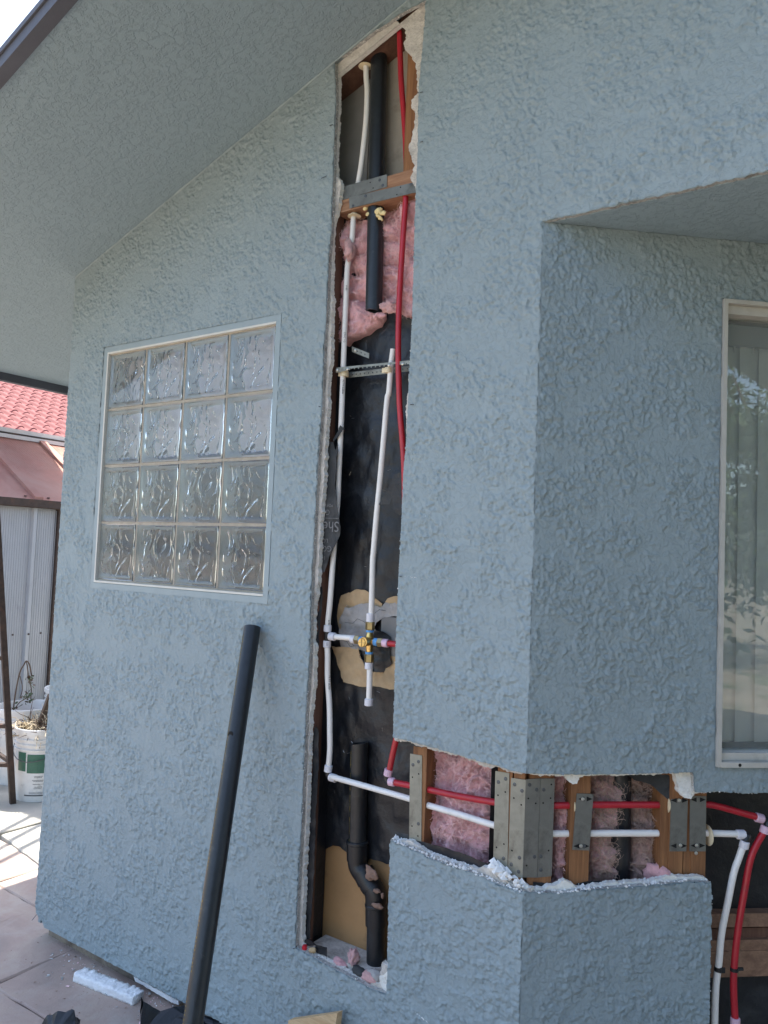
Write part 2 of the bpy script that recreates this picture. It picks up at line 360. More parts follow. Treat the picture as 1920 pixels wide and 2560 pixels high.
def batt(name, label, plane, rows, d0, depth, seed, mat, creases=(), nu=56, nv=90, amp=1.0, fib='pink_fibre', nf=1300, group=None, skirt=.04, edge=6):
    y0, y1 = rows[0][0], rows[-1][0]; V = []; F = []
    for j in range(nv+1):
        v = j/nv; py = y0+(y1-y0)*v; xl, xr = lerp_rows(rows, py)
        for i in range(nu+1):
            u = i/nu
            p = plane.P(xl+(xr-xl)*u, py, d0); q = p*1.0+Vector((seed*3.1, seed, 0))
            e = max(0, (1-abs(2*u-1)**edge))**.5*max(0, (1-abs(2*v-1)**8))**.5
            h = depth*e
            wq = q+Vector((noise.noise(q*16), noise.noise(q*16+Vector((5, 2, 1))), noise.noise(q*16+Vector((1, 7, 3)))))*.022
            h += amp*1.25*(.014*noise.fractal(q*11, .8, 2, 3)+.017*(.45-abs(noise.noise(wq*24))*1.6)+.008*(.4-abs(noise.noise(wq*62+Vector((7, 1, 2))))*1.5)+.003*noise.noise(wq*160))
            for c in creases:
                cw = c+10*noise.noise(Vector((u*2.5, seed, c*.1))); h -= .020*math.exp(-((py-cw)/7.0)**2)
            jx = .004*noise.noise(q*45)+.0015*noise.noise(q*150); jz = .005*noise.noise(q*40+Vector((3, 3, 3)))+.002*noise.noise(q*140)
            V.append(p-plane.n*h+plane.u*jx+Vector((0, 0, jz)))
    W = nu+1
    for j in range(nv):
        for i in range(nu): a = j*W+i; F.append((a, a+W, a+W+1, a+1))
    border = [i for i in range(W)]+[j*W+nu for j in range(1, nv+1)]+[nv*W+i for i in range(nu-1, -1, -1)]+[j*W for j in range(nv-1, 0, -1)]
    b0 = len(V); V += [V[i]+plane.n*(skirt+depth) for i in border]; m_ = len(border)
    for i in range(m_): F.append((border[i], border[(i+1) % m_], b0+(i+1) % m_, b0+i))
    F.append(tuple(b0+i for i in range(m_)))
    o = mo(name, V, F, mat, None, smooth=True, label=label, cat='insulation', group=group)
    # loose glass fibres standing off the wool
    rnd = random.Random(seed); FV = []; FF = []
    for k in range(nf):
        j = rnd.randint(1, nv-1); i = rnd.randint(1, nu-1); p = V[j*W+i]-plane.n*.001
        a = rnd.uniform(0, 6.28); L = rnd.uniform(.006, .026); wd = rnd.uniform(.0002, .0006)
        d = plane.u*math.cos(a)+Vector((0, 0, math.sin(a))); cur = rnd.uniform(-2.5, 2.5); b = len(FV); sN = 4
        for s_ in range(sN+1):
            t = s_/sN; aa = a+cur*t; d = plane.u*math.cos(aa)+Vector((0, 0, math.sin(aa))); pp = p+d*L*t-plane.n*(.006*math.sin(t*3.1)*rnd.uniform(.4, 1)); n2 = plane.u*(-math.sin(aa))+Vector((0, 0, math.cos(aa)))
            FV += [pp-n2*wd, pp+n2*wd]
        for s_ in range(sN): FF.append((b+2*s_, b+2*s_+1, b+2*s_+3, b+2*s_+2))
    mo('loose_fibres', FV, FF, fib, o, kind='stuff'); return o
def textmesh(name, body, size, origin, xdir, updir, mat, parent, th=.0002, align='CENTER'):
    cu = bpy.data.curves.new('t', 'FONT'); cu.body = body; cu.size = size; cu.align_x = align; cu.align_y = 'CENTER'; cu.resolution_u = 3
    to = bpy.data.objects.new('t', cu); col.objects.link(to); dg = bpy.context.evaluated_depsgraph_get()
    me = bpy.data.meshes.new_from_object(to.evaluated_get(dg)); bpy.data.objects.remove(to)
    xd = Vector(xdir).normalized(); ud = Vector(updir).normalized(); o = Vector(origin)
    V = [o+xd*v.co.x+ud*v.co.y for v in me.vertices]; F = [tuple(p.vertices) for p in me.polygons]; bpy.data.meshes.remove(me)
    return mo(name, V, F, mat, parent)
UP = Vector((0, 0, 1))
_rs = np.random.RandomState(5); _perm = _rs.permutation(4096); _gx = np.cos(_rs.rand(4096)*6.2832); _gy = np.sin(_rs.rand(4096)*6.2832)
def pn(x, y, sd=0):
    xi = np.floor(x).astype(np.int64); yi = np.floor(y).astype(np.int64); fx = x-xi; fy = y-yi
    def g(ix, iy, dx, dy): k = _perm[(_perm[(ix+sd*131) & 4095]+iy) & 4095]; return _gx[k]*dx+_gy[k]*dy
    u = fx*fx*fx*(fx*(fx*6-15)+10); v = fy*fy*fy*(fy*(fy*6-15)+10)
    a = g(xi, yi, fx, fy); b = g(xi+1, yi, fx-1, fy); c = g(xi, yi+1, fx, fy-1); d = g(xi+1, yi+1, fx-1, fy-1)
    return (a+(b-a)*u)+((c+(d-c)*u)-(a+(b-a)*u))*v
def fbm(x, y, sc, octv, per, sd=0):
    t = 0; am = 1; tot = 0
    for o_ in range(octv): t = t+am*pn(x*sc*2**o_+o_*7.3, y*sc*2**o_+o_*3.1, sd+o_); tot += am; am *= per
    return t/tot
def sst(x, a, b): t = np.clip((x-a)/(b-a), 0, 1); return t*t*(3-2*t)
def relief(u, z, sd=0, fine=1.0):
    """trowelled dash coat: ragged flakes with a crisp lower right lip, feathering away up and left"""
    wu = u+.004*pn(u*38, z*38, sd+20); wz = z+.004*pn(u*38+9, z*38+4, sd+21)
    def fl(sc, octv, th, dz, wd, s_):
        f = 0
        for i, w_ in enumerate((1, .74, .46, .2)): f = np.maximum(f, w_*sst(fbm(wu+dz*.8*i, wz-dz*i, sc, octv, .62, s_), th, th+wd))
        return f
    m = .20+.80*sst(fbm(u, z, 8, 5, .6, sd+40), -.13, .03)
    a = fl(43*fine, 5, .02, .0026/fine, .035, sd+1); b = fl(100*fine, 4, .03, .0015/fine, .05, sd+9)
    return m*(.0027*a+.0019*b)+.00035*pn(u*210, z*210, sd+60)+.0008*pn(u*9, z*9, sd+61)
def skin(ob, plane, loops, u0, u1, z0, z1, st, sd, fine=1.0, base=.0006):
    us = np.arange(u0, u1, st); zs = np.arange(z0, z1, st); U, Z = np.meshgrid(us, zs); mask = np.zeros(U.shape, bool)
    for lp in loops:
        P = np.array(lp); Q = np.roll(P, -1, 0)
        for j, zz in enumerate(zs):
            c = (P[:, 1] > zz) != (Q[:, 1] > zz)
            if not c.any(): continue
            xs_ = np.sort(P[c, 0]+(zz-P[c, 1])*(Q[c, 0]-P[c, 0])/(Q[c, 1]-P[c, 1])); mask[j] ^= (np.searchsorted(xs_, us) % 2).astype(bool)
    quad = mask[:-1, :-1] & mask[1:, :-1] & mask[:-1, 1:] & mask[1:, 1:]
    H = relief(U, Z, sd, fine); D = -(base+np.maximum(H, -.0004)+.0003)
    jit = .25*st; Uj = U+jit*pn(U*330, Z*330, sd+80); Zj = Z+jit*pn(U*330+5, Z*330+5, sd+81)
    idx = -np.ones(U.shape, np.int64); use = np.zeros(U.shape, bool); use[:-1, :-1] |= quad; use[1:, :-1] |= quad; use[:-1, 1:] |= quad; use[1:, 1:] |= quad
    idx[use] = np.arange(use.sum())
    o = np.array(plane.o); uu = np.array(plane.u); nn = np.array(plane.n); c0 = np.array(ob.parent.location if ob.parent else (0, 0, 0))
    V = o+uu*Uj[use][:, None]+nn*D[use][:, None]; V[:, 2] += Zj[use]; V -= c0
    a = idx[:-1, :-1][quad]; b = idx[:-1, 1:][quad]; c = idx[1:, 1:][quad]; d = idx[1:, :-1][quad]
    F = np.stack([a, b, c, d], 1); me = ob.data
    nv, nl, npl = len(me.vertices), len(me.loops), len(me.polygons)
    me.vertices.add(len(V)); me.loops.add(F.size); me.polygons.add(len(F))
    co_ = np.empty((nv+len(V))*3, np.float32); me.vertices.foreach_get('co', co_); co_[nv*3:] = V.ravel(); me.vertices.foreach_set('co', co_)
    li = np.empty(nl+F.size, np.int32); me.loops.foreach_get('vertex_index', li); li[nl:] = F.ravel()+nv; me.loops.foreach_set('vertex_index', li)
    ls = np.empty(npl+len(F), np.int32); me.polygons.foreach_get('loop_start', ls); ls[npl:] = nl+4*np.arange(len(F)); me.polygons.foreach_set('loop_start', ls)
    mi = np.empty(npl+len(F), np.int32); me.polygons.foreach_get('material_index', mi); mi[npl:] = 0; me.polygons.foreach_set('material_index', mi)
    sm = np.zeros(npl+len(F), bool); sm[npl:] = True; me.polygons.foreach_set('use_smooth', sm)
    me.update(calc_edges=True); me.validate()
# ================================================================== THE HOUSE
house = empty('house', (-2.6, 0, 0), 'blue-grey stucco house wall cut open to show pipes, with glass block window', 'house')
ZS = .8055+H0; TB = .0115; ZB = A.uv(460, 2506)[1]
def rake(x): return .996+H0+.3525*(x+2.614)
LEFT = [(740, 2367), (744, 2246), (754, 2075), (764.6, 1834), (761, 1897), (765, 1784), (774, 1671), (777, 1581), (780.7, 1422), (782.6, 1407), (788, 1294), (796, 1158), (803, 1045), (805, 1030), (811, 873), (819, 742), (823, 637), (828.5, 585), (831, 506), (832, 470), (835, 430), (836, 350), (839, 300), (841, 250), (840, 200), (837, 152)]
LEFT = sorted(LEFT, key=lambda p: -p[1])
TOP = [(863.5, 134), (894, 111), (932, 81), (965, 61), (995, 38), (1038, 15), (1065, 2)]
RIGHT = [(1059.7, 76), (1053.4, 152), (1047, 228), (1043, 405), (1039.5, 481), (1035.6, 611), (1031.6, 768), (1026.4, 873), (1021, 978), (1019, 1022), (1015, 1102), (1008.6, 1181), (1003, 1316), (997, 1422), (993, 1513), (988.6, 1626), (986, 1739), (983, 1843)]
UCUT = [(1029, 1855), (1076, 1868), (1134, 1884), (1191, 1901), (1249, 1916), (1278, 1927), (1300, 1931)]
LCUT = [(1307, 2231), (1249, 2211), (1191.5, 2185), (1134, 2165), (1076, 2144), (1018, 2118), (976, 2099.5)]
LDOWN = [(972, 2246), (969, 2418), (967, 2484)]
SILL = [(926, 2470), (874.5, 2442), (823, 2415), (768, 2384)]
uvA = lambda L, d=0: [A.uv(x, y, d) for x, y in L]
uvC = lambda L, d=0: [C_.uv(x, y, d) for x, y in L]
zU = A.uv(1318, 1934)[1]; zL = A.uv(1313, 2229)[1]
corner_bl = uvA([(98, 2169), (90, 2250), (90, 2283), (105, 2304), (111, 2319), (460, 2506)])
def arc(pts, n=1): return pts
hl = uvA(LCUT+LDOWN+SILL+LEFT+TOP+RIGHT+UCUT)
hj = jag([(XC, zL)]+hl+[(XC, zU)], .0035, .0013, 1, closed=False)+[(XC, zU)]
XR = 2.3
outer = corner_bl+[(XC, ZB)]+hj+[(XC, ZS)]
sof = jag([(XC, ZS), (-.1, ZS), (.5, ZS)], .006, .0022, 4, 60, closed=False)
outer = corner_bl+[(XC, ZB)]+hj+sof+[(.5, ZS), (XR, ZS), (XR, rake(XR)), (-2.614, rake(-2.614))]
WU0, WU1, WV0, WV1 = -2.3826, -1.5827, -.1232+H0, .6768+H0; g_ = .004
whole = [(WU0-g_, WV0-g_), (WU1+g_, WV0-g_), (WU1+g_, WV1+g_), (WU0-g_, WV1+g_)]
wallA = slab('stucco_wall', [outer, whole], A, 0, TB, ['blue_stucco', 'cut_plaster'], house, label='blue-grey dash stucco gable wall with a tall rectangular opening cut in it')
trimhole = [(WU0-.024, WV0-.030), (WU1+.022, WV0-.030), (WU1+.022, WV1+.026), (WU0-.024, WV1+.026)]
skin(wallA, A, [outer, trimhole], -2.612, .12, .04, 3.02, .0026, 0)
# foam / scratch-coat layer behind the stucco
FL = [(756, 2356), (756, 2281), (765, 2075), (773, 1869), (774, 1852), (777, 1761), (784, 1710), (786, 1660), (787, 1615), (782, 1603), (784, 1526), (794, 1463), (797, 1407), (800.7, 1328), (805, 1260), (811, 1181), (814, 1090), (820, 1011), (819, 978), (827, 886), (828.5, 795), (832.4, 750), (827, 735), (831, 585), (834, 554), (842, 529), (848, 494), (852, 468), (849.6, 446), (839.5, 438), (841, 350), (845, 250), (846, 200), (841, 160)]
FT = [(866, 118), (897, 96), (934, 68), (966, 50), (995, 54)]
FR = [(1013, 73), (1015, 90), (1009, 109), (1015.4, 126.6), (1030.6, 142), (1039.5, 162), (1044.5, 202), (1042, 235), (1028, 250), (1029, 266), (1038, 286), (1035.7, 316), (1029, 347), (1022, 362), (1022, 377), (1029, 395), (1033, 407), (1037, 415), (1027, 440), (1027, 448), (1034, 461), (1039, 470), (1040, 481), (1036.5, 611), (1033, 768), (1028, 873), (1022, 978), (1013, 1030), (1015.5, 1045), (1016, 1102), (1010, 1181), (1005, 1316), (999, 1422), (995, 1513), (990, 1626), (988, 1739), (986, 1850)]
FU = [(1029, 1859), (1076, 1873), (1134, 1888), (1160, 1893), (1172, 1902), (1180, 1899), (1200, 1914), (1225, 1920), (1249, 1919), (1278, 1931), (1300, 1935)]
FLC = [(1307, 2222), (1270, 2206), (1249, 2196), (1221, 2170), (1195, 2172), (1170, 2166), (1134, 2156), (1076, 2136), (1026, 2103), (1014, 2104), (980, 2096)]
FD = [(975, 2246), (972, 2418), (955, 2405), (950, 2455)]
FS = [(926, 2462), (874.5, 2432), (823, 2405), (768, 2374)]
D1, D2 = .0125, .028
fl = uvA(FLC+FD+FS+FL+FT+FR+FU, D1)
fj = jag([(XC+.012, zL+.006)]+fl+[(XC+.012, zU-.002)], .0035, .0035, 21, 70, closed=False)+[(XC+.012, zU-.002)]
fo = [(-2.59, ZB+.03), (XC+.012, ZB+.01)]+fj+[(XC+.012, ZS-.02), (XC+.012, rake(XC)-.03), (-2.59, rake(-2.59)-.03)]
slab('foam_backing', [fo, [(a+(-.003 if a < -2 else .003), b+(-.003 if b < 1.6 else .003)) for a, b in whole]], A, D1, D2, ['old_foam', 'white_foam'], wallA)
allcut = hl
crumbs('plaster_crumbs', A, uvA(LCUT), -.0005, .03, 520, .0010, .0042, 'white_crumb', wallA, 1)
crumbs('plaster_crumbs', A, uvA(SILL+LEFT), -.0008, .012, 700, .0005, .0016, 'white_crumb', wallA, 2)
crumbs('plaster_crumbs', A, uvA(TOP+RIGHT+UCUT), -.0008, .012, 640, .0005, .0017, 'white_crumb', wallA, 3)
crumbs('plaster_crumbs', A, uvA([(1221, 2168), (1260, 2195), (1300, 2222)]), .004, .03, 90, .003, .009, 'white_crumb', wallA, 4)
# wall C (angled bay wall) upper and lower pieces
CU = [(1340, 1934.5), (1445, 1937), (1585, 1935), (1690, 1933), (1731.6, 1930), (1737, 1979), (1745.6, 1981.7), (1794.5, 1979), (1864.5, 1984), (1905, 1982)]
cu = uvC(CU); zlast = cu[-1][1]
WCu0, WCz0, WCz1 = .457, -.463+H0, .655+H0; WCu1 = WCu0+1.25
upC = jag([(.0, zU)]+cu+[(.75, zlast)], .0035, .0014, 31, closed=False)+[(1.9, zlast), (1.9, ZS+.001), (0, ZS+.001)]
holeC = [(WCu0+.006, WCz0+.006), (WCu1-.006, WCz0+.006), (WCu1-.006, WCz1-.006), (WCu0+.006, WCz1-.006)]
wallC = slab('stucco_wall', [upC, holeC], C_, 0, TB, ['blue_stucco_fine', 'cut_plaster'], house, label='angled bay wall with window, its stucco cut away in a band below')
skin(wallC, C_, [upC, [(WCu0-.002, WCz0-.002), (1.9, WCz0-.002), (1.9, WCz1+.002), (WCu0-.002, WCz1+.002)]], .001, .72, .5, ZS-.001, .0026, 7, 1.15)
fC = jag([(.006, zU-.003)]+[(a, b-.003) for a, b in uvC([(1340, 1934.5), (1405, 1937)], D1)]+uvC([(1414, 1941), (1421, 1952), (1432, 1961), (1443, 1960), (1448, 1944), (1460, 1939), (1585, 1938), (1690, 1934), (1692, 1958), (1701, 1985), (1712, 1995), (1728, 1998), (1739, 1982)], D1), .0035, .003, 33, 70, closed=False)+[(.46, zlast+.002), (.46, ZS-.01), (.006, ZS-.01)]
slab('foam_backing', [fC], C_, D1, D2+.004, ['white_foam', 'white_foam'], wallC)
CL = [(1340, 2231), (1410, 2232), (1466, 2225), (1620, 2213), (1725, 2203), (1777, 2206)]
CR = [(1779, 2240), (1778, 2333), (1776, 2407), (1773, 2557)]
lc = uvC(CL+CR); ulast = lc[-1][0]
loC = [(0, .045), (ulast-.004, .045)]+list(reversed(jag([(0, zL)]+lc, .0035, .0014, 35, closed=False)))
wallCl = slab('stucco_wall', [loC], C_, 0, TB, ['blue_stucco_fine', 'cut_plaster'], house, label='low piece of stucco left standing under the cut band')
skin(wallCl, C_, [loC], .001, .5, .05, .75, .0026, 7, 1.15)
fl2 = uvC([(1340, 2222), (1385, 2214), (1412, 2200), (1425, 2206), (1445, 2220), (1466, 2218), (1540, 2205), (1620, 2204), (1672, 2190), (1725, 2192), (1740, 2190), (1765, 2196), (1771, 2204)], D1)
fCl = [(.008, .06), (ulast-.01, .06)]+list(reversed(jag([(.008, zL+.008)]+fl2, .0035, .0035, 36, 70, closed=False)))
slab('foam_backing', [fCl], C_, D1, D2, ['white_foam', 'white_foam'], wallCl)
crumbs('plaster_crumbs', A, uvA(LCUT[-1:]+LDOWN), -.0006, .012, 160, .0005, .0016, 'white_crumb', wallA, 8)
crumbs('plaster_crumbs', C_, uvC(CL), -.0005, .03, 560, .0010, .0042, 'white_crumb', wallCl, 5)
crumbs('plaster_crumbs', C_, uvC(CR), -.0008, .012, 90, .0006, .0016, 'white_crumb', wallCl, 6)
crumbs('plaster_crumbs', C_, uvC(CU), -.0008, .014, 260, .0006, .002, 'white_crumb', wallC, 7)
crumbs('paint_scuffs', A, uvA([(1003, 1441), (1045, 1443), (1088, 1449)]), -.0012, .0002, 60, .0006, .0018, 'white_crumb', wallA, 41)
crumbs('paint_scuffs', A, uvA([(990, 2493), (1040, 2530), (1075, 2560)]), -.0012, .0002, 110, .0006, .002, 'white_crumb', wallA, 42)
def bead(name, x_, y_, z0, z1, mat, parent, r=.0045, seed=0):
    n = int((z1-z0)/.006); pts = [Vector((x_+.0012*noise.noise(Vector((seed, 0, i*.31))), y_+.0012*noise.noise(Vector((seed+5, 0, i*.27))), z0+(z1-z0)*i/n)) for i in range(n+1)]
    return autosm(MB().tube(pts, [r*(1+.35*noise.noise(Vector((i*.45, seed, 2)))) for i in range(n+1)], 8).build(name, mat, parent), 80)
bead('corner_bead', XC-.0010, .0040, zU+.002, ZS-.001, 'blue_stucco', wallA, .0048, 1); bead('corner_bead', XC-.0010, .0040, .1, zL-.002, 'blue_stucco', wallA, .0048, 2)
bead('corner_bead', -2.6125, .004, ZB+.12, rake(-2.61)-.01, 'blue_stucco', wallA, .005, 3)
# saw kerfs past the cut corners
for pl, x0, y0, x1, y1 in ((C_, 1463, 2226, 1467, 2264), (C_, 1736, 2205, 1739, 2232), (C_, 1461, 1926, 1463, 1937), (A, 740, 2365, 740, 2398), (A, 969, 2480, 1000, 2494)):
    a = pl.P(x0, y0, -.0006); b = pl.P(x1, y1, -.0006); d = (b-a); s_ = pl.n.cross(d).normalized()*.0009
    MB().prism([a-s_, a+s_, b+s_*.4, b-s_*.4], pl.n*.0015).build('saw_cut', 'hole_dark', wallA if pl is A else wallC)
# inner faces that close the wall edges: left end and window side
MB().box((-2.614, TB+.001, ZB), (-2.60, 6, rake(-2.6)-.03)).build('side_wall', 'blue_stucco', house)
# porch soffit over the bay
mb = MB(); mb.prism([A.pt(XC-.0, ZS-.001, TB+.0005), A.pt(XR, ZS-.001, TB+.0005), A.pt(XR, ZS-.001, 2.6), A.pt(XC-.0, ZS-.001, 2.6)], UP*.02)
mb.build('porch_soffit', 'soffit_stucco', house, label='shaded stucco underside above the bay window')
# roof soffit, roof and fascia boards
n_rk = Vector((-.3525, 0, 1)).normalized(); YF = -.637
def rk(x, y, dz=0): return Vector((x, y, rake(x)+dz))
XE = -3.335; XT = 1.9
MB().prism([rk(XE, YF), rk(XT, YF), rk(XT, 6.0), rk(XE, 6.0)], UP*.018).build('roof_soffit', 'soffit_stucco', house, label='sloping stucco soffit under the roof overhang')
MB().prism([rk(XE-.05, YF-.037, .0345), rk(XT, YF-.037, .0345), rk(XT, 6.1, .0345), rk(XE-.05, 6.1, .0345)], UP*.014).build('roof', 'roof_top', house)
MB().prism([rk(XT, YF-.06, .05), Vector((XT+4, YF-.06, rake(XT)-1.2)), Vector((XT+4, 6.1, rake(XT)-1.2)), rk(XT, 6.1, .05)], UP*.05).build('roof', 'roof_top', house)
MB().prism([rk(XE-.03, YF-.037, -.010), rk(XT, YF-.037, -.010), rk(XT, YF-.037, .034), rk(XE-.03, YF-.037, .034)], Vector((0, .0355, 0))).build('fascia_board', 'fascia_paint', house, label='dark painted board along the sloping roof edge')
MB().prism([rk(XE-.03, YF-.043, .022), rk(XT, YF-.043, .022), rk(XT, YF-.043, .036), rk(XE-.03, YF-.043, .036)], Vector((0, .005, 0))).build('drip_edge', 'fascia_paint', house)
zE = rake(XE)
MB().box((XE-.036, YF-.036, zE-.035), (XE-.001, 6.0, zE+.03)).build('fascia_board', 'fascia_paint', house, label='dark eave board over the neighbouring roof')
MB().box((XE-.060, YF-.036, zE+.0), (XE-.037, 6.0, zE+.03)).build('drip_edge', 'fascia_paint', house)
# thin bead where soffit meets wall
pts_ = [rk(-2.61+i*.012, -.002, -.002) for i in range(370)]; MB().tube(pts_, [.0030+.0022*noise.noise(Vector((i*.22, 3, 1))) for i in range(370)], 6).build('caulk_bead', 'blue_smooth', house)
# footing
MB().box((-2.575, .032, -.05), (XC+.05, .3, ZB+.06)).build('footing', 'footing', house, label='stained concrete footing showing under the stucco')
mb = MB(); mb.prism([C_.pt(.0, -.05, .03), C_.pt(ulast-.02, -.05, .03), C_.pt(ulast-.02, -.05, .2), C_.pt(.0, -.05, .2)], UP*.12); mb.build('footing', 'footing', house)
sheet('foam_strip', A, [(334, 2441), (348, 2450), (400, 2477), (446, 2502), (446, 2512), (436, 2509), (400, 2489), (360, 2465), (338, 2453)], .012, 'styrofoam', house, th=.012, wave=.001, step=.02, seed=3, label='white foam edge under the wall bottom')
# ---- house insides that close off the cavities (rooms)
def pbox(name, plane, u0, u1, z0, z1, d0, d1, mat, parent=house, **k):
    return MB().prism([plane.pt(u0, z0, d0), plane.pt(u1, z0, d0), plane.pt(u1, z0, d1), plane.pt(u0, z0, d1)], UP*(z1-z0)).build(name, mat, parent, **k)
def shell(u0, u1, z0, z1, d0, d1, plane, mat, t=.02):
    pbox('room_wall', plane, u0, u1, z0, z1, d1, d1+t, mat); pbox('room_wall', plane, u0-t, u0, z0, z1, d0, d1, mat); pbox('room_wall', plane, u1, u1+t, z0, z1, d0, d1, mat)
    pbox('room_floor', plane, u0, u1, z0-t, z0, d0, d1, mat); pbox('room_ceiling', plane, u0, u1, z1, z1+t, d0, d1, mat)
shell(-2.56, -1.47, WV0-.25, WV1+.12, .095, 1.4, A, 'dark_room')
# ---- framing seen in the tall opening
pbox('wall_stud', A, -1.455, -1.394, .05, A.uv(843, 534, .03)[1]+.01, .030, .066, 'stud_dark')
pbox('stud_wrap', A, -1.455, -1.400, .05, A.uv(843, 534, .03)[1]+.01, .067, .116, 'felt')
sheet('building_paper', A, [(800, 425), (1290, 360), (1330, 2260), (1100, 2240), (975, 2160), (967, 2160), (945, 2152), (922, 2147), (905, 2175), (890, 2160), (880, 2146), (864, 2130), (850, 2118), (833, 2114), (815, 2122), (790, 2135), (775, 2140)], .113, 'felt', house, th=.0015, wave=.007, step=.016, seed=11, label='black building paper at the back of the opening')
rnd = random.Random(21); mb = MB()
for i in range(26):
    p = A.P(rnd.uniform(850, 990), rnd.uniform(1000, 2080), .1015); a_ = rnd.uniform(0, 3.1); d_ = Vector((math.cos(a_), 0, math.sin(a_)))*rnd.uniform(.002, .006)
    mb.tube([p-d_, p+d_], .0004, 4)
mb.build('staples', 'screw_bright', house, kind='stuff')
pbox('plywood_panel', A, -1.50, -.95, .0, A.uv(870, 2060, .12)[1], .122, .13, 'plywood', label='tan plywood back below the torn paper')
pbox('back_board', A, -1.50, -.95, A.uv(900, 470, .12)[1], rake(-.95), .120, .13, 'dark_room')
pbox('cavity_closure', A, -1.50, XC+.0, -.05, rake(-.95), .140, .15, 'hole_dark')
# top of the opening: rafter, boards, stud
q = uvA([(828, 158), (1075, -12)], .03); mb = MB()
mb.prism([A.pt(q[0][0]-.05, rake(q[0][0]-.05)-.026, .0295), A.pt(-.95, rake(-.95)-.026, .0295), A.pt(-.95, rake(-.95)-.002, .0295), A.pt(q[0][0]-.05, rake(q[0][0]-.05)-.002, .0295)], A.n*.089)
mb.build('rafter', 'stud_dark', house, label='dark sloping rafter closing the top of the opening')
def vstrip(name, pl, x0, x1, yt, yb, d, dep, mat, parent=house, **k):
    ym = (yt+yb)/2; u0 = pl.uv(x0, ym, d)[0]; u1 = pl.uv(x1, ym, d)[0]; z1 = pl.uv((x0+x1)/2, yt, d)[1]; z0 = pl.uv((x0+x1)/2, yb, d)[1]
    return pbox(name, pl, u0, u1, z0, z1, d, d+dep, mat, parent, **k)
simple('board_beige', (.34, .31, .26), .8, .1, 12, dirt=(.2, .18, .15), dscale=9)
simple('board_grey', (.24, .235, .225), .8, .1, 12)
vstrip('drywall_strip', A, 850, 925, 40, 470, .108, .008, 'board_grey'); vstrip('drywall_strip', A, 927, 934, 60, 460, .100, .012, 'board_beige'); vstrip('drywall_strip', A, 960, 1045, 40, 460, .106, .010, 'board_beige')
vstrip('wall_stud', A, 1017, 1075, -20, 425, .031, .06, 'stud_wood')
zb0 = A.uv(843, 534, .03)[1]; zb1 = A.uv(1035, 421, .03)[1]
pbox('fire_block', A, -1.393, -1.02, zb0, zb1, .0302, .098, 'stud_wood_h', label='level wood block with steel plates on it')
# strip of felt along the left cut
z3 = lambda L: [(760+x/4.425, 1000+y/4.425) for x, y in L]
z4 = lambda L: [(740+x/4.425, 1400+y/4.425) for x, y in L]
z5 = lambda L: [(720+x/2.912, 1800+y/2.912) for x, y in L]
z6 = lambda L: [(960+x/3.456, 1800+y/3.456) for x, y in L]
z7 = lambda L: [(1340+x/2.86, 1860+y/2.86) for x, y in L]
z2 = lambda L: [(780+x/3.815, 480+y/3.815) for x, y in L]
z1 = lambda L: [(780+x/3.95, y/3.95) for x, y in L]
flap = sheet('felt_flap', A, z3([(225, 455), (320, 465), (345, 560), (372, 470), (378, 500), (355, 760), (345, 950), (358, 1020), (360, 1120), (385, 1290), (402, 1400), (395, 1490), (350, 1590), (290, 1720), (232, 1880), (175, 1905), (140, 1840), (165, 1500), (200, 900)]), .0305, 'felt_grey', house, wave=.003, seed=5, label='torn felt strip printed with upside-down grey letters')
for body, x, y, sz in (('PORT', 275, 1165, 44), ('G', 262, 1240, 78), ('She', 297, 1395, 150), ('LO', 232, 1555, 60), ('GO', 250, 1642, 84), ('15', 215, 1745, 60)):
    p = A.P(760+x/4.425, 1000+y/4.425, .0252); s_ = sz/4.425/FPX*2.25*1.05
    textmesh('printed_letters', body, s_, p, (-1, 0, 0), (0, 0, -1), 'ink_grey', flap)
a = A.P(760+195/4.425, 1000+1308/4.425, .0252); b = A.P(760+385/4.425, 1000+1312/4.425, .0252)
MB().prism([a, b, b+UP*.0012, a+UP*.0012], A.n*.0002).build('printed_line', 'ink_grey', flap)
sheet('felt_flap', A, z3([(395, 280), (450, 315), (405, 355), (330, 465), (322, 440), (372, 345)]), .036, 'felt_grey', house, wave=.003, seed=6, step=.006, label='small torn felt tip hooked over the white pipe')
sheet('felt_flap', A, z3([(1000, 830), (1055, 800), (1110, 815), (1100, 1220), (1055, 1275), (985, 1200), (975, 1075), (950, 1152), (818, 1158), (832, 1130), (900, 1050), (960, 930)]), .044, 'felt_grey', house, wave=.006, seed=8, step=.008, label='grey felt corner folded out beside the white riser')
sheet('felt_flap', A, z4([(240, 230), (285, 300), (292, 420), (280, 560), (262, 760), (245, 1000), (238, 1340), (205, 1390), (160, 1340), (150, 1000), (170, 600), (200, 300)]), .0305, 'felt', house, wave=.003, seed=9, label='black felt strip beside the valve')
sheet('felt_flap', A, z5([(150, 55), (205, 50), (222, 90), (215, 500), (195, 900), (185, 1250), (158, 1480), (162, 1590), (95, 1625), (100, 1200), (120, 700)]), .0305, 'felt', house, wave=.004, seed=10, label='long black felt strip down the left edge')
sheet('felt_flap', A, z4([(245, 0), (360, 0), (340, 60), (315, 135), (262, 130), (235, 60)]), .0302, 'felt_grey', house, wave=.003, seed=12)
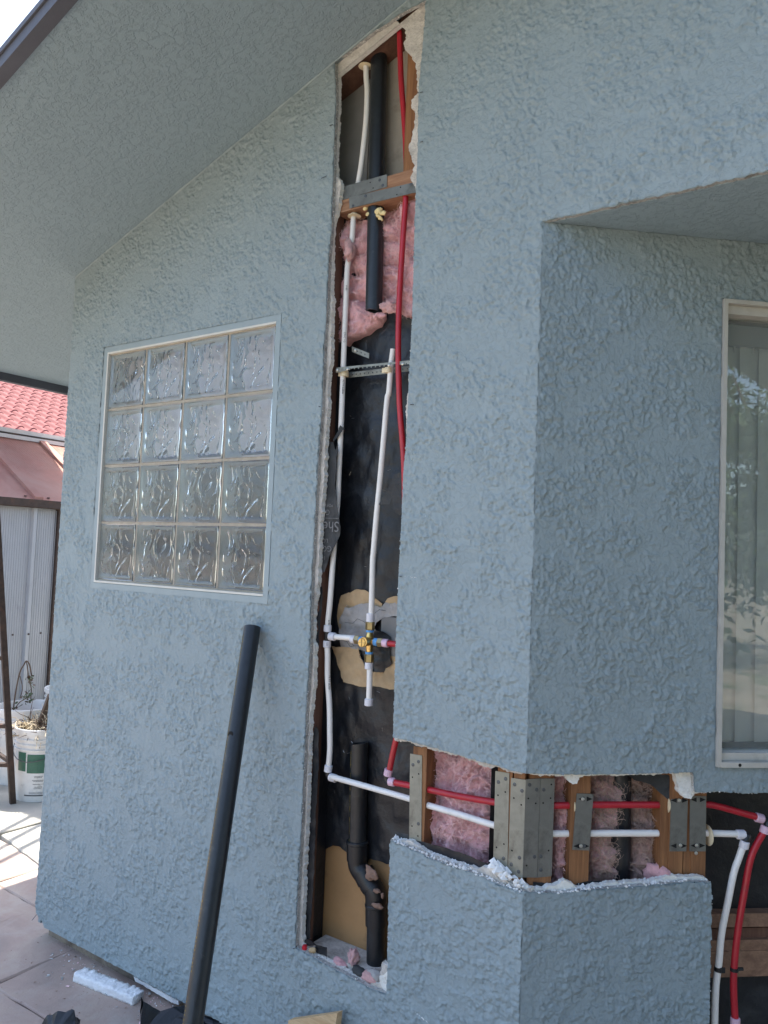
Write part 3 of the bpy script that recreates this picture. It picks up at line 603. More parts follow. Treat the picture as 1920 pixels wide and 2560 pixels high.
# kraft paper, plaster and dark gap behind the valve
sheet('kraft_paper', A, z4([(478, 470), (505, 390), (560, 370), (620, 350), (680, 323), (760, 332), (810, 360), (900, 440), (955, 480), (940, 560), (700, 600), (520, 640), (500, 760), (475, 800), (452, 620)]), .108, 'kraft', house, wave=.006, step=.008, seed=13, label='torn tan kraft paper above the valve')
pp = sheet('plaster_patch', A, z4([(545, 520), (600, 530), (640, 515), (700, 485), (800, 478), (940, 525), (1005, 452), (1125, 475), (1125, 620), (1050, 625), (960, 640), (890, 690), (870, 760), (900, 800), (860, 900), (790, 1012), (690, 985), (490, 965), (465, 800), (470, 680)]), .103, 'patch_plaster', house, wave=.006, step=.008, seed=14, label='grey plaster with wire mesh behind the valve')
sheet('kraft_paper', A, z4([(985, 465), (1015, 425), (1060, 408), (1130, 400), (1125, 485), (1010, 470)]), .099, 'kraft', house, wave=.003, step=.008, seed=15)
sheet('kraft_paper', A, z4([(385, 955), (500, 962), (690, 975), (705, 1060), (755, 1160), (860, 1238), (980, 1243), (1015, 1150), (1005, 1065), (1125, 1065), (1125, 1438), (1000, 1420), (900, 1402), (840, 1395), (720, 1402), (600, 1365), (530, 1350), (490, 1230), (462, 1150), (430, 1050)]), .100, 'kraft', house, wave=.007, step=.008, seed=16, label='torn tan kraft paper under the valve')
sheet('felt_flap', A, z4([(870, 780), (960, 790), (1040, 850), (1035, 1040), (1060, 1150), (1010, 1190), (960, 1240), (870, 1230), (850, 1050)]), .095, 'felt', house, wave=.008, step=.008, seed=17)
vstrip('siding_strip', A, 952, 1000, 1543, 1640, .104, .003, 'board_grey')
for pts in ([(540, 690), (630, 700), (680, 650), (750, 680), (790, 720)], [(600, 960), (640, 950), (690, 950), (720, 1000), (770, 1020)], [(600, 960), (560, 900), (480, 880)], [(690, 950), (730, 900), (790, 880)], [(720, 1020), (700, 1070), (760, 1130)], [(870, 590), (920, 550), (990, 560)], [(640, 950), (600, 900)]):
    MB().tube([A.P(x, y, .094) for x, y in z4(pts)], .0007, 5).build('mesh_wire', 'screw', pp)
# bottom sill plate in the opening
pbox('sill_plate', A, -1.39, -.98, A.uv(800, 2400, .06)[1]-.075, A.uv(830, 2360, .06)[1]-.018, .034, .121, 'old_foam', label='grey dusty sill plate at the foot of the opening')
# studs in the low band
def stud(pl, x0, x1, yt, yb, d=.030, dep=.07, mat='stud_wood', **k): return vstrip('wall_stud', pl, x0, x1, yt, yb, d, dep, mat, house, **k)
stud(A, 1028, 1062, 1800, 2260); stud(A, 1240, 1277, 1860, 2300); stud(A, 1281, 1309, 1860, 2300)
stud(C_, 1322, 1381, 1860, 2260); stud(C_, 1426, 1474, 1860, 2260); stud(C_, 1650, 1672, 1900, 2260, .034)
stud(C_, 1673, 1708, 1860, 2260, .031); stud(C_, 1709.5, 1728, 1900, 2260, .033, mat='stud_wood'); stud(C_, 1729.5, 1765, 1860, 2260, .030)
pbox('building_paper', C_, -.05, 1.7, .03, ZS-.3, .118, .120, 'felt')  # black sheet, also the backing of the dark gap at right
# room behind the angled window
shell(.40, 1.78, WCz0-.2, WCz1+.05, .135, 1.2, C_, 'dark_room')
# beams in the dark gap on the right
def lvl(name, y0, y1, d, dep, mat, x0=1755, x1=2300, **k):
    a = C_.uv(x0, (y0+y1)/2, d)[0]; zt = C_.uv(1850, y0, d)[1]; zb = C_.uv(1850, y1, d)[1]
    return pbox(name, C_, a, a+1.0, zb, zt, d, d+dep, mat, **k)
simple('knot', (.30, .20, .12), .8)
lvl('floor_beam', 2284, 2318, .088, .028, 'beam_wood', label='upper wood beam in the dark gap'); lvl('floor_beam', 2320, 2349, .104, .012, 'stud_dark'); lvl('floor_beam', 2350, 2377, .094, .022, 'beam_wood'); lvl('floor_beam', 2378, 2442, .091, .024, 'beam_wood')
sheet('felt_flap', A, z6([(210, 1030), (330, 1050), (520, 1100), (700, 1160), (940, 1255), (1010, 1290), (1100, 1370), (860, 1330), (600, 1230), (300, 1110)]), .0285, 'felt', house, wave=.003, seed=18, step=.02)
sheet('felt_flap', C_, z7([(640, 205), (1000, 190), (1012, 300), (1060, 402), (950, 398), (900, 360), (820, 290), (700, 255)]), .0335, 'felt', house, wave=.004, seed=19, step=.02, label='loose black paper hanging under the upper cut')
sheet('felt_flap', C_, z7([(-20, 985), (60, 995), (160, 1015), (170, 1050), (-20, 1050)]), .0285, 'felt', house, wave=.003, seed=20, step=.02)
sheet('felt_flap', C_, z7([(290, 1000), (400, 978), (470, 982), (500, 1000), (490, 1050), (290, 1050)]), .0285, 'felt', house, wave=.004, seed=21, step=.02)
sheet('felt_flap', C_, z7([(960, 945), (1050, 932), (1062, 960), (1040, 985), (960, 990)]), .0285, 'felt', house, wave=.004, seed=22, step=.02)
sheet('felt_flap', A, z6([(140, 170), (330, 215), (330, 240), (230, 222), (145, 230)]), .029, 'felt_grey', house, wave=.002, seed=23, step=.02)
sheet('felt_flap', A, z6([(110, 975), (210, 985), (215, 1045), (110, 1025)]), .029, 'felt_grey', house, wave=.002, seed=24, step=.02)
for pl, x0, y0, x1, y1 in ((A, 841, 308, 824, 314), (A, 838, 430, 803, 446), (A, 1044, 232, 1057, 230), (A, 1044, 358, 1057, 353), (A, 1020, 1012, 1034, 1011), (A, 996, 1440, 1003, 1441), (A, 805, 1018, 797, 1016), (A, 741, 2368, 733, 2372), (A, 93, 2285, 80, 2301)):
    MB().tube([pl.P(x0, y0, .006), pl.P(x1, y1, -.010)], .0011, 5).build('wire_stub', 'screw', house)
# ================================================================== GLASS BLOCK WINDOW
gw = bpy.data.objects.new('glass_block_window', None); col.objects.link(gw); gw.parent = house; gw['label'] = 'four by four wavy glass block window with tan joints'; WL[gw.name] = WL[house.name]
def ring(name, u0, u1, z0, z1, w_, d0, d1, mat, parent, sides='ltbr'):
    mb = MB()
    def bx(a, b, c, d): mb.prism([A.pt(a, c, d0), A.pt(b, c, d0), A.pt(b, c, d1), A.pt(a, c, d1)], UP*(d-c))
    if 't' in sides: bx(u0, u1, z1-w_, z1)
    if 'b' in sides: bx(u0, u1, z0, z0+w_)
    if 'l' in sides: bx(u0, u0+w_, z0+w_, z1-w_)
    if 'r' in sides: bx(u1-w_, u1, z0+w_, z1-w_)
    return mb.build(name, mat, parent)
ring('trim', WU0-.024, WU1+.022, WV0-.030, WV1+.026, .0195, -.0024, -.0001, 'blue_smooth', gw)
ring('caulk_bead', WU0-.0035, WU1+.0035, WV0-.0085, WV1+.0065, .0065, -.0036, .012, 'caulk_white', gw, 'ltb')
mloops = [[(WU0-.0035, WV0-.0035), (WU1+.0035, WV0-.0035), (WU1+.0035, WV1+.0035), (WU0-.0035, WV1+.0035)]]
for i in range(4):
    for j in range(4):
        a = WU0+.2*i+.0045; b = WV0+.2*j+.0045; mloops.append([(a, b), (a, b+.191), (a+.191, b+.191), (a+.191, b)])
slab('mortar', mloops, A, .008, .085, ['mortar', 'block_side'], gw)
def block_mesh(seed):
    N = 46; w_ = .0955; V = []; F = []
    for k in range(2):
        for j in range(N+1):
            for i in range(N+1):
                x = -w_+2*w_*i/N; z = -w_+2*w_*j/N; e = max(abs(x), abs(z))
                if k == 0: y = .004-.002*max(0, min(1, (w_-e)/.004)) + (.0022 if e < .084 else 0)*max(0, min(1, (.084-e)/.003))
                else:
                    m_ = max(0, min(1, (.082-e)/.008)); q = Vector((x*20+seed, z*11, seed*2.2)); q2 = Vector((x*42+3*noise.noise(q), z*20+3*noise.noise(q+Vector((5, 5, 5))), seed))
                    y = .011+m_*(.0062*abs(noise.noise(q*1.4+Vector((2*noise.noise(q), 0, 0))))*2.2-.0045*abs(noise.noise(q2))*2)
                V.append((x, y, z))
    W = N+1; O = W*W
    for j in range(N):
        for i in range(N):
            a = j*W+i; F.append((a, a+1, a+1+W, a+W)); F.append((a+O, a+W+O, a+1+W+O, a+1+O))
    bd = [i for i in range(W)]+[j*W+N for j in range(1, W)]+[N*W+i for i in range(N-1, -1, -1)]+[j*W for j in range(N-1, 0, -1)]
    for i in range(len(bd)): a = bd[i]; b = bd[(i+1) % len(bd)]; F.append((a, a+O, b+O, b))
    me = bpy.data.meshes.new('glass_block'); me.from_pydata(V, [], F); me.materials.append(M['block_glass']); me.polygons.foreach_set('use_smooth', [True]*len(F)); me.update(); return me
bms = [block_mesh(2.3), block_mesh(8.7)]
for i in range(4):
    for j in range(4):
        o = bpy.data.objects.new('glass_block', bms[1 if (i, j) in ((1, 0), (2, 1), (0, 3)) else 0]); col.objects.link(o); o.parent = gw
        o.location = Vector((WU0+.2*i+.1, .002, WV0+.2*j+.1))-WL[house.name]
pbox('curtain', A, -2.55, -1.475, WV0+.44, WV1+.1, .115, .117, 'curtain')
# ================================================================== ANGLED WINDOW
aw = bpy.data.objects.new('sliding_window', None); col.objects.link(aw); aw.parent = house; aw['label'] = 'tall white-framed window with vertical blinds'; WL[aw.name] = WL[house.name]
def cbox(name, u0, u1, z0, z1, d0, d1, mat, parent=aw): return pbox(name, C_, u0, u1, z0, z1, d0, d1, mat, parent)
cbox('frame', WCu0, WCu0+.010, WCz0+.0001, WCz1, -.010, .02, 'frame_white'); cbox('frame', WCu0+.010, WCu1, WCz1-.010, WCz1, -.010, .02, 'frame_white'); cbox('frame', WCu0+.010, WCu1, WCz0, WCz0+.012, -.012, .02, 'frame_white')
cbox('frame', WCu0+.0102, WCu1, WCz1-.032, WCz1-.0105, .004, .045, 'frame_white'); cbox('sill', WCu0+.0102, WCu1, WCz0+.0125, WCz0+.030, .0045, .045, 'frame_white'); cbox('frame', WCu0+.0102, WCu0+.014, WCz0+.0305, WCz1-.0325, .010, .044, 'frame_white')
cbox('glass_pane', WCu0+.0125, WCu1, WCz0+.028, WCz1-.030, .030, .033, 'pane_glass')
MB().tube([C_.pt(WCu0+.055, WCz0+.006, -.0125), C_.pt(WCu0+.055, WCz0+.006, -.011)], .004, 10).build('weep_hole', 'hole_dark', aw)
cbox('head_rail', WCu0+.012, WCu1, WCz1-.085, WCz1-.033, .075, .125, 'shed_grey')
for k in range(22):
    u = WCu0+.0+.0525*k; w_ = .066; th = .0006
    a = C_.pt(u, WCz0+.036, .088); b = C_.pt(u+w_, WCz0+.036, .104); dd = (b-a).normalized(); nn = Vector((-dd.y, dd.x, 0))
    pts = [a+dd*w_*t+nn*(-.004*math.sin(math.pi*t)) for t in (0, .2, .4, .6, .8, 1)]
    V = []; F = []
    for s_ in (0, th):
        for p in pts: V += [p+nn*s_, p+nn*s_+UP*(WCz1-.082-WCz0-.036)]
    for s_ in range(2):
        for t in range(5): o_ = s_*12+2*t; F.append((o_, o_+2, o_+3, o_+1) if s_ == 0 else (o_, o_+1, o_+3, o_+2))
    mo('blind_slat', V, F, 'blind', aw, smooth=True)
    MB().tube([C_.pt(u+.035, WCz1-.10, .085), C_.pt(u+.035, WCz1-.076, .085)], .0025, 6).build('slat_clip', 'ring_white', aw)
# ================================================================== GROUND AND YARD
mo('ground', [(-120, -120, -.06), (120, -120, -.06), (120, 120, -.06), (-120, 120, -.06)], [(0, 1, 2, 3)], 'yard_soil', kind='structure')
pv = bpy.data.objects.new('patio', None); col.objects.link(pv); pv['kind'] = 'structure'; WL[pv.name] = Vector((0, 0, 0))
def slabpiece(name, pts, z0, z1, mat, parent, g=.004, rough=.003, seed=0):
    c = sum((Vector(p) for p in pts), Vector((0, 0)))/len(pts)
    P2 = [tuple(Vector(p)+(c-Vector(p)).normalized()*g*1.4) for p in pts]
    lp = jag(P2, .05, rough, seed, 14); n = len(lp); c3 = Vector((c.x, c.y, 0))
    top = [Vector((p[0], p[1], z1)) for p in lp]; ins = [t+(c3-Vector((t.x, t.y, 0))).normalized()*.006 for t in top]
    V = ins+[t-UP*.005 for t in top]+[Vector((p[0], p[1], z0)) for p in lp]
    F = [tuple(range(n))]+[(i, i+n, (i+1) % n+n, (i+1) % n) for i in range(n)]+[(i+n, i+2*n, (i+1) % n+2*n, (i+1) % n+n) for i in range(n)]
    return mo(name, V, F, mat, parent)
# stamped slabs laid along the wall; joints read from the photograph
xs = [-3.60, -3.15, -2.81, -2.43, -2.05, -1.62, -1.15, -.7, -.2, .3, .8]
rowsy = {0: [-1.0, -.55, .15, .40], }
k = 0
for i in range(len(xs)-1):
    x0, x1 = xs[i], xs[i+1]
    ys = [-2.6, -2.0, -1.45, -.85, -.265, .9] if i % 2 else [-2.4, -1.75, -1.15, -.6, .145, .9]
    if i == 0: ys = [-2.6, -1.9, -1.2, -.55, .0, .40]
    if i == 1: ys = [-2.4, -1.75, -1.15, -.5, .145, .335]
    for j in range(len(ys)-1):
        a, b = ys[j], ys[j+1]; f = lambda x, y: (x+.02*math.sin(y*3+i), y+.015*math.sin(x*5))
        if b > .8: b = .032 if x0 > -2.6 else .9
        slabpiece('paving_slab', [f(x0, a), f(x1, a), f(x1, b), f(x0, b)], -.06, random.uniform(-.001, .001), 'stamped_concrete', pv, .0012, .003, k); k += 1
for i, (x0, x1) in enumerate(((-5.6, -4.75), (-4.75, -3.62), (-3.60, -2.63))):
    y0a, y1a = .335+(-3.15-x0)*.17, .335+(-3.15-x1)*.17
    slabpiece('concrete_slab', [(x0, y0a+.012), (x1, y1a+.012), (x1, 1.9), (x0, 1.9)], -.06, .012, 'concrete_pale', pv, .004, .004, 50+i)
    slabpiece('concrete_slab', [(x0, 1.9), (x1, 1.9), (x1, 5.5), (x0, 5.5)], -.06, .012, 'concrete_pale', pv, .004, .004, 60+i)
    slabpiece('concrete_slab', [(x0, -1.9), (x1, -1.9), (x1, y1a-.012), (x0, y0a-.012)] if x0 < -3.62 else [(x0, -4), (x1, -4), (x1, -2.6), (x0, -2.6)], -.06, 0, 'stamped_concrete', pv, .004, .004, 70+i)
# debris on the ground
rnd = random.Random(3); mb = MB()
for i in range(150):
    g = G(rnd.uniform(0, 470), rnd.uniform(2320, 2560)); r = rnd.uniform(.0008, .0035)
    if g.y > .03 or rnd.random() > .8: continue
    V = [g+Vector((rnd.gauss(0, r), rnd.gauss(0, r), .001+rnd.random()*r)) for _ in range(4)]; mb.add(V, [(0, 1, 2), (0, 3, 1), (1, 3, 2), (0, 2, 3)])
mb.build('ground_debris', 'mud', None, kind='stuff')
mb = MB()
for i in range(60):
    g = G(rnd.uniform(330, 460), rnd.uniform(2440, 2560)); r = rnd.uniform(.0006, .002)
    V = [g+Vector((rnd.gauss(0, r), rnd.gauss(0, r), .001+rnd.random()*r)) for _ in range(4)]; mb.add(V, [(0, 1, 2), (0, 3, 1), (1, 3, 2), (0, 2, 3)])
mb.build('foam_debris', 'styrofoam', None, kind='stuff')
rnd = random.Random(9)
for name_, mat_, cnt, sz in (('stucco_rubble', 'cut_plaster', 90, .006), ('foam_crumbs', 'styrofoam', 70, .004), ('wool_fluff', 'pink_fibre', 40, .004)):
    mb = MB()
    for i in range(cnt):
        px_, py_ = rnd.uniform(120, 470), 0; py_ = 2345+(px_-120)*.52+abs(rnd.gauss(0, 45))+8; g = G(px_, py_); rr_ = sz*rnd.uniform(.2, 1)**1.6
        V = [g+Vector((rnd.gauss(0, rr_), rnd.gauss(0, rr_), .0012+rnd.random()*rr_)) for _ in range(5)]; mb.add(V, [(0, 1, 2), (0, 3, 1), (1, 3, 2), (0, 2, 3), (1, 4, 2), (2, 4, 3), (3, 4, 1)])
    mb.build(name_, mat_, None, kind='stuff')
# foam offcut
def foam_bar(a, b, wid, hgt, seed):
    a = Vector(a); b = Vector(b); d = (b-a).normalized(); n = Vector((-d.y, d.x, 0)); L = (b-a).length; N = 90; M_ = 18; V = []; F = []
    prof = []
    for k in range(M_):
        t = k/M_*4; s_ = int(t); u = t-s_
        prof.append([(-1+2*u, 0), (1, u), (1-2*u, 1), (-1, 1-u)][s_])
    for i in range(N+1):
        for (x, z) in prof:
            p = a+d*(L*i/N)+n*(x*wid/2)+UP*(z*hgt)
            q = p*60+Vector((seed, 0, 0)); am = .004 if x > -.95 else .002
            p = p+Vector((noise.noise(q), noise.noise(q+Vector((9, 1, 3))), noise.noise(q+Vector((2, 8, 5)))))*am+Vector((noise.noise(q*3), noise.noise(q*3+Vector((4, 4, 4))), noise.noise(q*2.7)))*am*.6
            if z > .9 and x > .2: p.z += .005*noise.noise(q*1.4)
            V.append(p)
    for i in range(N):
        for k in range(M_): F.append((i*M_+k, i*M_+(k+1) % M_, (i+1)*M_+(k+1) % M_, (i+1)*M_+k))
    F += [tuple(reversed(range(M_))), tuple(range(N*M_, N*M_+M_))]; return V, F
V, F = foam_bar(G(196, 2446, .0), G(345, 2506, .0), .045, .026, 3)
o = mo('foam_offcut', V, F, 'styrofoam', None, smooth=True, label='white torn foam strip lying on the paving', cat='foam piece')
def crumple(name, pts, hts, mat, label, cat, seed, z=.003):
    """folded scrap: polygon fan over ground pixels with heights"""
    P3 = [G(x, y, h) for (x, y), h in zip(pts, hts)]
    bm = bmesh.new(); vs_ = [bm.verts.new(p) for p in P3]; bm.faces.new(vs_); bmesh.ops.triangulate(bm, faces=bm.faces[:]); bmesh.ops.subdivide_edges(bm, edges=bm.edges[:], cuts=5, use_grid_fill=True)
    for v in bm.verts: q = v.co*14+Vector((seed, 0, 0)); v.co += Vector((noise.noise(q)*.007, noise.noise(q+UP*4)*.007, abs(noise.noise(q*1.6))*.012))
    bmesh.ops.recalc_face_normals(bm, faces=bm.faces[:]); g = bmesh.ops.extrude_face_region(bm, geom=bm.faces[:])
    for e in g['geom']:
        if isinstance(e, bmesh.types.BMVert): e.co.z += .0018
    bm.verts.index_update(); V = [v.co.copy() for v in bm.verts]; F = [tuple(v.index for v in f.verts) for f in bm.faces]; bm.free()
    return mo(name, V, F, mat, None, smooth=False, label=label, cat=cat)
crumple('felt_scrap', [(108, 2562), (120, 2545), (142, 2534), (150, 2546), (178, 2531), (186, 2533), (190, 2548), (203, 2552), (200, 2562), (190, 2600), (120, 2600)], [.01, .03, .05, .03, .05, .055, .04, .02, .01, 0, 0], 'felt', 'jagged black felt scrap at the bottom left on the paving', 'felt scrap', 1)
crumple('felt_scrap', [(350, 2497), (356, 2506), (366, 2538), (378, 2548), (400, 2530), (430, 2520), (462, 2516), (480, 2530), (560, 2562), (560, 2600), (352, 2600), (352, 2540)], [.11, .08, .03, .02, .05, .06, .05, .03, .02, 0, 0, .02], 'felt', 'torn black felt sheet with an upright point at the foot of the leaning pipe', 'felt scrap', 2)
# leaning black pipe
pa = A.P(631, 1568, -.030); pb = CAM+ray(503, 2420)*1.86
d = (pb-pa).normalized(); pb = pa+d*((pa.z-.004)/-d.z)
lp = empty('loose_pipe', pb, 'long black plastic pipe leaning against the stucco left of the opening', 'pipe')
N = 24; side = d.cross(UP).normalized(); up2 = side.cross(d)
V = []; F = []
for t in (0, 1):
    for r in (.0241, .0200):
        for k in range(N): an = 2*math.pi*k/N; V.append((pa if t == 0 else pb)+(side*math.cos(an)+up2*math.sin(an))*r)
for k in range(N):
    k2 = (k+1) % N; F += [(k, k2, 2*N+k2, 2*N+k), (N+k2, N+k, 3*N+k, 3*N+k2), (k2, k, N+k, N+k2), (2*N+k, 2*N+k2, 3*N+k2, 3*N+k)]
autosm(mo('pipe', V, F, 'abs_black', lp))
def along(px, py, off):     # point on the pipe nearest to a pixel ray, pushed to its surface toward the camera
    r = ray(px, py).normalized(); w0 = CAM-pa; a_, b_, c_ = r.dot(r), r.dot(d), d.dot(d); D_, E_ = r.dot(w0), d.dot(w0); t = (a_*E_-b_*D_)/(a_*c_-b_*b_)
    return pa+d*t, (CAM-(pa+d*t)).normalized()
p, v = along(582, 1835, 0); vv = (v*.8-RT*.6).normalized(); MB().tube([p+vv*.0225, p+vv*.0245], .0085, 12).build('drilled_hole', 'hole_dark', lp)
vl = None
rnd = random.Random(5)
mbp = MB()
for k in range(150):
    if k % 25 > 19: continue
    q = pa+d*(.03+k*.0088); v = (CAM-q).normalized(); v = (v-d*v.dot(d)).normalized(); s2 = v.cross(d); vv = (v*.42+(-s2 if (-s2).dot(RT) < 0 else s2)*.9).normalized()
    c_ = q+vv*.02415; L = rnd.uniform(.0016, .005); tt = vv.cross(d).normalized()*rnd.uniform(.0009, .0018)
    mbp.prism([c_-tt, c_+tt, c_+tt+d*L, c_-tt+d*L], vv*.0002)
mbp.build('printed_marks', 'ink_yellow', lp)
# board scrap leaning on the wall at the bottom edge
a = A.P(721, 2551, -.045); b = A.P(843, 2533, -.045); dn = Vector((0, -.16, -1)).normalized(); L = (a.z)/.985
mb = MB(); q = [a, b, b+dn*L, a+dn*L]; mb.prism(q, Vector((.004, .024, .0)).normalized()*.019); mb.build('wood_board', 'pine', None, label='pale pine board end standing against the stucco at the bottom', cat='board')
# things on the sill of the opening
zs = A.uv(775, 2392, .012)[1]
p = A.P(761.5, 2371, .010); p0 = Vector((p.x, p.y, p.z-.006)); cap = empty('pipe_plug', p0, 'tiny red plastic pipe ring on the sill corner of the opening', 'plug')
autosm(MB().tube([p0, p0+UP*.0125], .0068, 14, caps=False).tube([p0+UP*.0125, p0+UP*.0128], .0068, 14).build('ring', 'red_plastic', cap)); autosm(MB().tube([p0+UP*.0126, p0+UP*.0150], .0052, 12).build('plug', 'red_plastic', cap))
blob('stone_chip', A.P(781, 2376, .012), (.011, .006, .008), 'stone_tan', amp=.35, fr=60, label='tan stone chip beside the red cap on the sill', cat='stone chip')
sheet('felt_scrap', A, z5([(105, 1600), (160, 1600), (205, 1640), (283, 1655), (280, 1725), (245, 1710), (200, 1690), (195, 1640), (130, 1640)]), .020, 'felt', None, wave=.003, seed=31, step=.01, label='black felt scrap on the sill right of the stone chip', cat='felt scrap')
blob('wool_tuft', A.P(881, 2392, .045), (.015, .011, .026), 'pink_wool_dirty', amp=.75, fr=55, sub=4, label='upright pink wool tuft on the sill beside the drain', cat='insulation')
blob('wool_tuft', A.P(848, 2406, .030), (.022, .012, .012), 'pink_wool', amp=.5, fr=50, label='small pink wool tuft at the sill edge', cat='insulation')
blob('wool_tuft', A.P(925, 2443, .022), (.026, .010, .014), 'pink_wool_dirty', amp=.4, fr=50, label='dusty pink wool tuft at the foot of the drain', cat='insulation')
blob('mortar_lump', A.P(880, 2420, .050), (.040, .016, .016), 'felt', amp=.55, fr=40, label='crumpled black felt lump on the sill', cat='felt scrap')
blob('mortar_lump', A.P(937, 2434, .030), (.022, .014, .013), 'patch_plaster', amp=.5, fr=40, label='grey dusty lump in front of the drain foot', cat='rubble')
blob('mortar_lump', A.P(905, 2432, .030), (.026, .014, .014), 'felt_grey', amp=.5, fr=40, label='dark grey lump left of the drain foot', cat='rubble')
sheet('foam_chunk', A, z5([(665, 1865), (700, 1855), (722, 1830), (725, 1990), (690, 1960), (668, 1915)]), .010, 'white_foam', wallA, th=.02, wave=.004, step=.008, seed=33)
# ================================================================== PIPES
def PA(L, d): return [A.P(x, y, d) for x, y in L]
RP = .0080
def coupling(pl, x, y, dirv, d, mat, parent, L=.019, r=.0112):
    c = pl.P(x, y, d); dv = Vector(dirv).normalized(); return cyl('coupling', c-dv*L/2, c+dv*L/2, r, mat, parent, 18, .0015)
DP = .052
w1 = empty('white_water_pipe', A.P(820, 1930, DP), 'white plastic water pipe running down the opening then right to the far gap', 'pipe')
pipe('pipe', PA([(915, 165), (916, 200), (918, 228), (915, 304), (904, 405), (896, 456), (888, 515), (883.5, 548), (880, 598), (872, 648), (868, 677), (864, 768), (860, 873), (857, 952), (853, 1057), (851.5, 1090), (847, 1181), (843.6, 1260), (834.6, 1373), (825.5, 1497), (820.5, 1547), (819.5, 1570)], DP), RP, 'pex_white', w1)
coupling(A, 819, 1571, (0.01, 0, 1), DP, 'ring_white', w1)
tee = MB().tube([A.P(818.6, 1578, DP), A.P(817.8, 1606, DP)], .0085, 14); tee.tube([A.P(818, 1592, DP), A.P(830, 1592, DP)], .0085, 14); tee.build('tee', 'pvc_black', w1, smooth=False)
coupling(A, 817.5, 1610, (0, 0, 1), DP, 'ring_white', w1)
pipe('pipe', PA([(817.8, 1616), (819, 1640), (819, 1694), (823.6, 1761), (824.7, 1829), (824.7, 1875), (821, 1922)], DP), RP, 'pex_white', w1)
coupling(A, 820.6, 1921, (.12, 0, 1), DP, 'ring_white', w1)
pipe('elbow', PA([(820.8, 1928), (821, 1937), (825, 1942), (831, 1944)], DP), .0088, 'pvc_black', w1)
DL = .044
br = [A.P(828, 1943, DP)]+[A.P(x, y, DL) for x, y in [(850, 1947.5), (1024, 1997), (1060, 2010), (1145, 2035), (1235, 2063), (1285, 2074)]]
cb = [C_.P(x, y, DL) for x, y in [(1345, 2083), (1400, 2084), (1550, 2083), (1672, 2083), (1766, 2083), (1845, 2085)]]
pipe('pipe', br+cb, RP, 'pex_white', w1)
dv = br[2]-br[1]; c = A.P(832.5, 1944.5, .053); cyl('coupling', c-dv.normalized()*.011, c+dv.normalized()*.011, .0112, 'ring_white', w1, 18, .0015)
c = C_.P(1852, 2086, DL); cyl('coupling', c-C_.u*.011, c+C_.u*.010, .0112, 'ring_white', w1, 18, .0015)
pipe('elbow', [C_.P(1860, 2088, DL), C_.P(1868, 2091, DL-.004), C_.P(1866, 2099, DL-.006), C_.P(1862, 2106, DL-.006)], .0088, 'pvc_black', w1)
c = C_.P(1860.5, 2111, DL-.006); cyl('coupling', c-Vector((.1, 0, .55)).normalized()*.009, c+Vector((.1, 0, .55)).normalized()*.009, .0112, 'ring_white', w1, 18, .0015)
pipe('pipe', [C_.P(x, y, DL-.006) for x, y in [(1859, 2112), (1846, 2148), (1834, 2184), (1819, 2258), (1804, 2333), (1797, 2407), (1789.6, 2467), (1786.6, 2557), (1786, 2640)]], RP, 'pex_white', w1)
c = C_.P(1796, 2422, DL-.006); MB().tube([c-UP*.005-Vector((0, 0, 0)), c+UP*.005], .0098, 14).add([c+C_.u*a_+UP*b_+C_.n*.002*0-C_.n*e_ for e_ in (.006, .009) for a_, b_ in ((-.001, -.006), (.012, -.006), (.012, .006), (-.001, .006))], [(0, 1, 2, 3), (7, 6, 5, 4), (0, 4, 5, 1), (1, 5, 6, 2), (2, 6, 7, 3), (3, 7, 4, 0)]).build('pipe_clip', 'abs_black', w1)
def grommet(pl, x, y, dirv, d, parent, r=.019, mat='grommet'):
    c = pl.P(x, y, d); dv = Vector(dirv).normalized(); autosm(MB().tube([c-dv*.002, c-dv*.0005, c+dv*.0015, c+dv*.003], [r*.6, r, r*.96, r*.6], 18).build('grommet', mat, parent))
grommet(A, 913, 166, (0, 0, 1), DP, w1, .020); grommet(A, 886, 541, (0, 0, 1), DP, w1, .020, 'grommet'); grommet(C_, 1770, 2088, C_.u, DL, w1, .024)
r1 = empty('red_water_pipe', A.P(978, 1950, DP), 'red plastic water pipe bending from the opening to the far dark gap', 'pipe')
DR = .044
pipe('pipe', PA([(994, 1835), (985, 1872), (978, 1905), (972, 1935)], DR), RP, 'pex_red', r1)
dvr = (A.P(985, 1872, DR)-A.P(972, 1935, DR)).normalized()
c = A.P(970.5, 1931, DR); cyl('coupling', c-dvr*.009, c+dvr*.009, .0112, 'ring_pink', r1, 18, .0015)
pipe('elbow', PA([(968.5, 1939), (967.5, 1947), (971, 1953), (976, 1955)], DR), .0088, 'pvc_black', r1)
rr = [A.P(975, 1954, DR)]+[A.P(x, y, DR) for x, y in [(990, 1957), (1055, 1970), (1145, 1990), (1236, 2005.5), (1285, 2012)]]+[C_.P(x, y, DR) for x, y in [(1345, 2014), (1390, 2014), (1482, 2012), (1660, 2012), (1690, 2011), (1765, 2011), (1800, 2017), (1850, 2031), (1890, 2042)]]
pipe('pipe', rr, RP, 'pex_red', r1)
c = A.P(980, 1954.5, DR); dv = (rr[2]-rr[1]).normalized(); cyl('coupling', c-dv*.009, c+dv*.009, .0112, 'ring_pink', r1, 18, .0015)
c = C_.P(1898, 2045, DR); dv = (rr[-1]-rr[-2]).normalized(); cyl('coupling', c-dv*.010, c+dv*.010, .0112, 'ring_pink', r1, 18, .0015)
pipe('elbow', [C_.P(1906, 2048, DR), C_.P(1918, 2052, DR-.003), C_.P(1920, 2062, DR-.006), C_.P(1917, 2070, DR-.006)], .0088, 'pvc_black', r1)
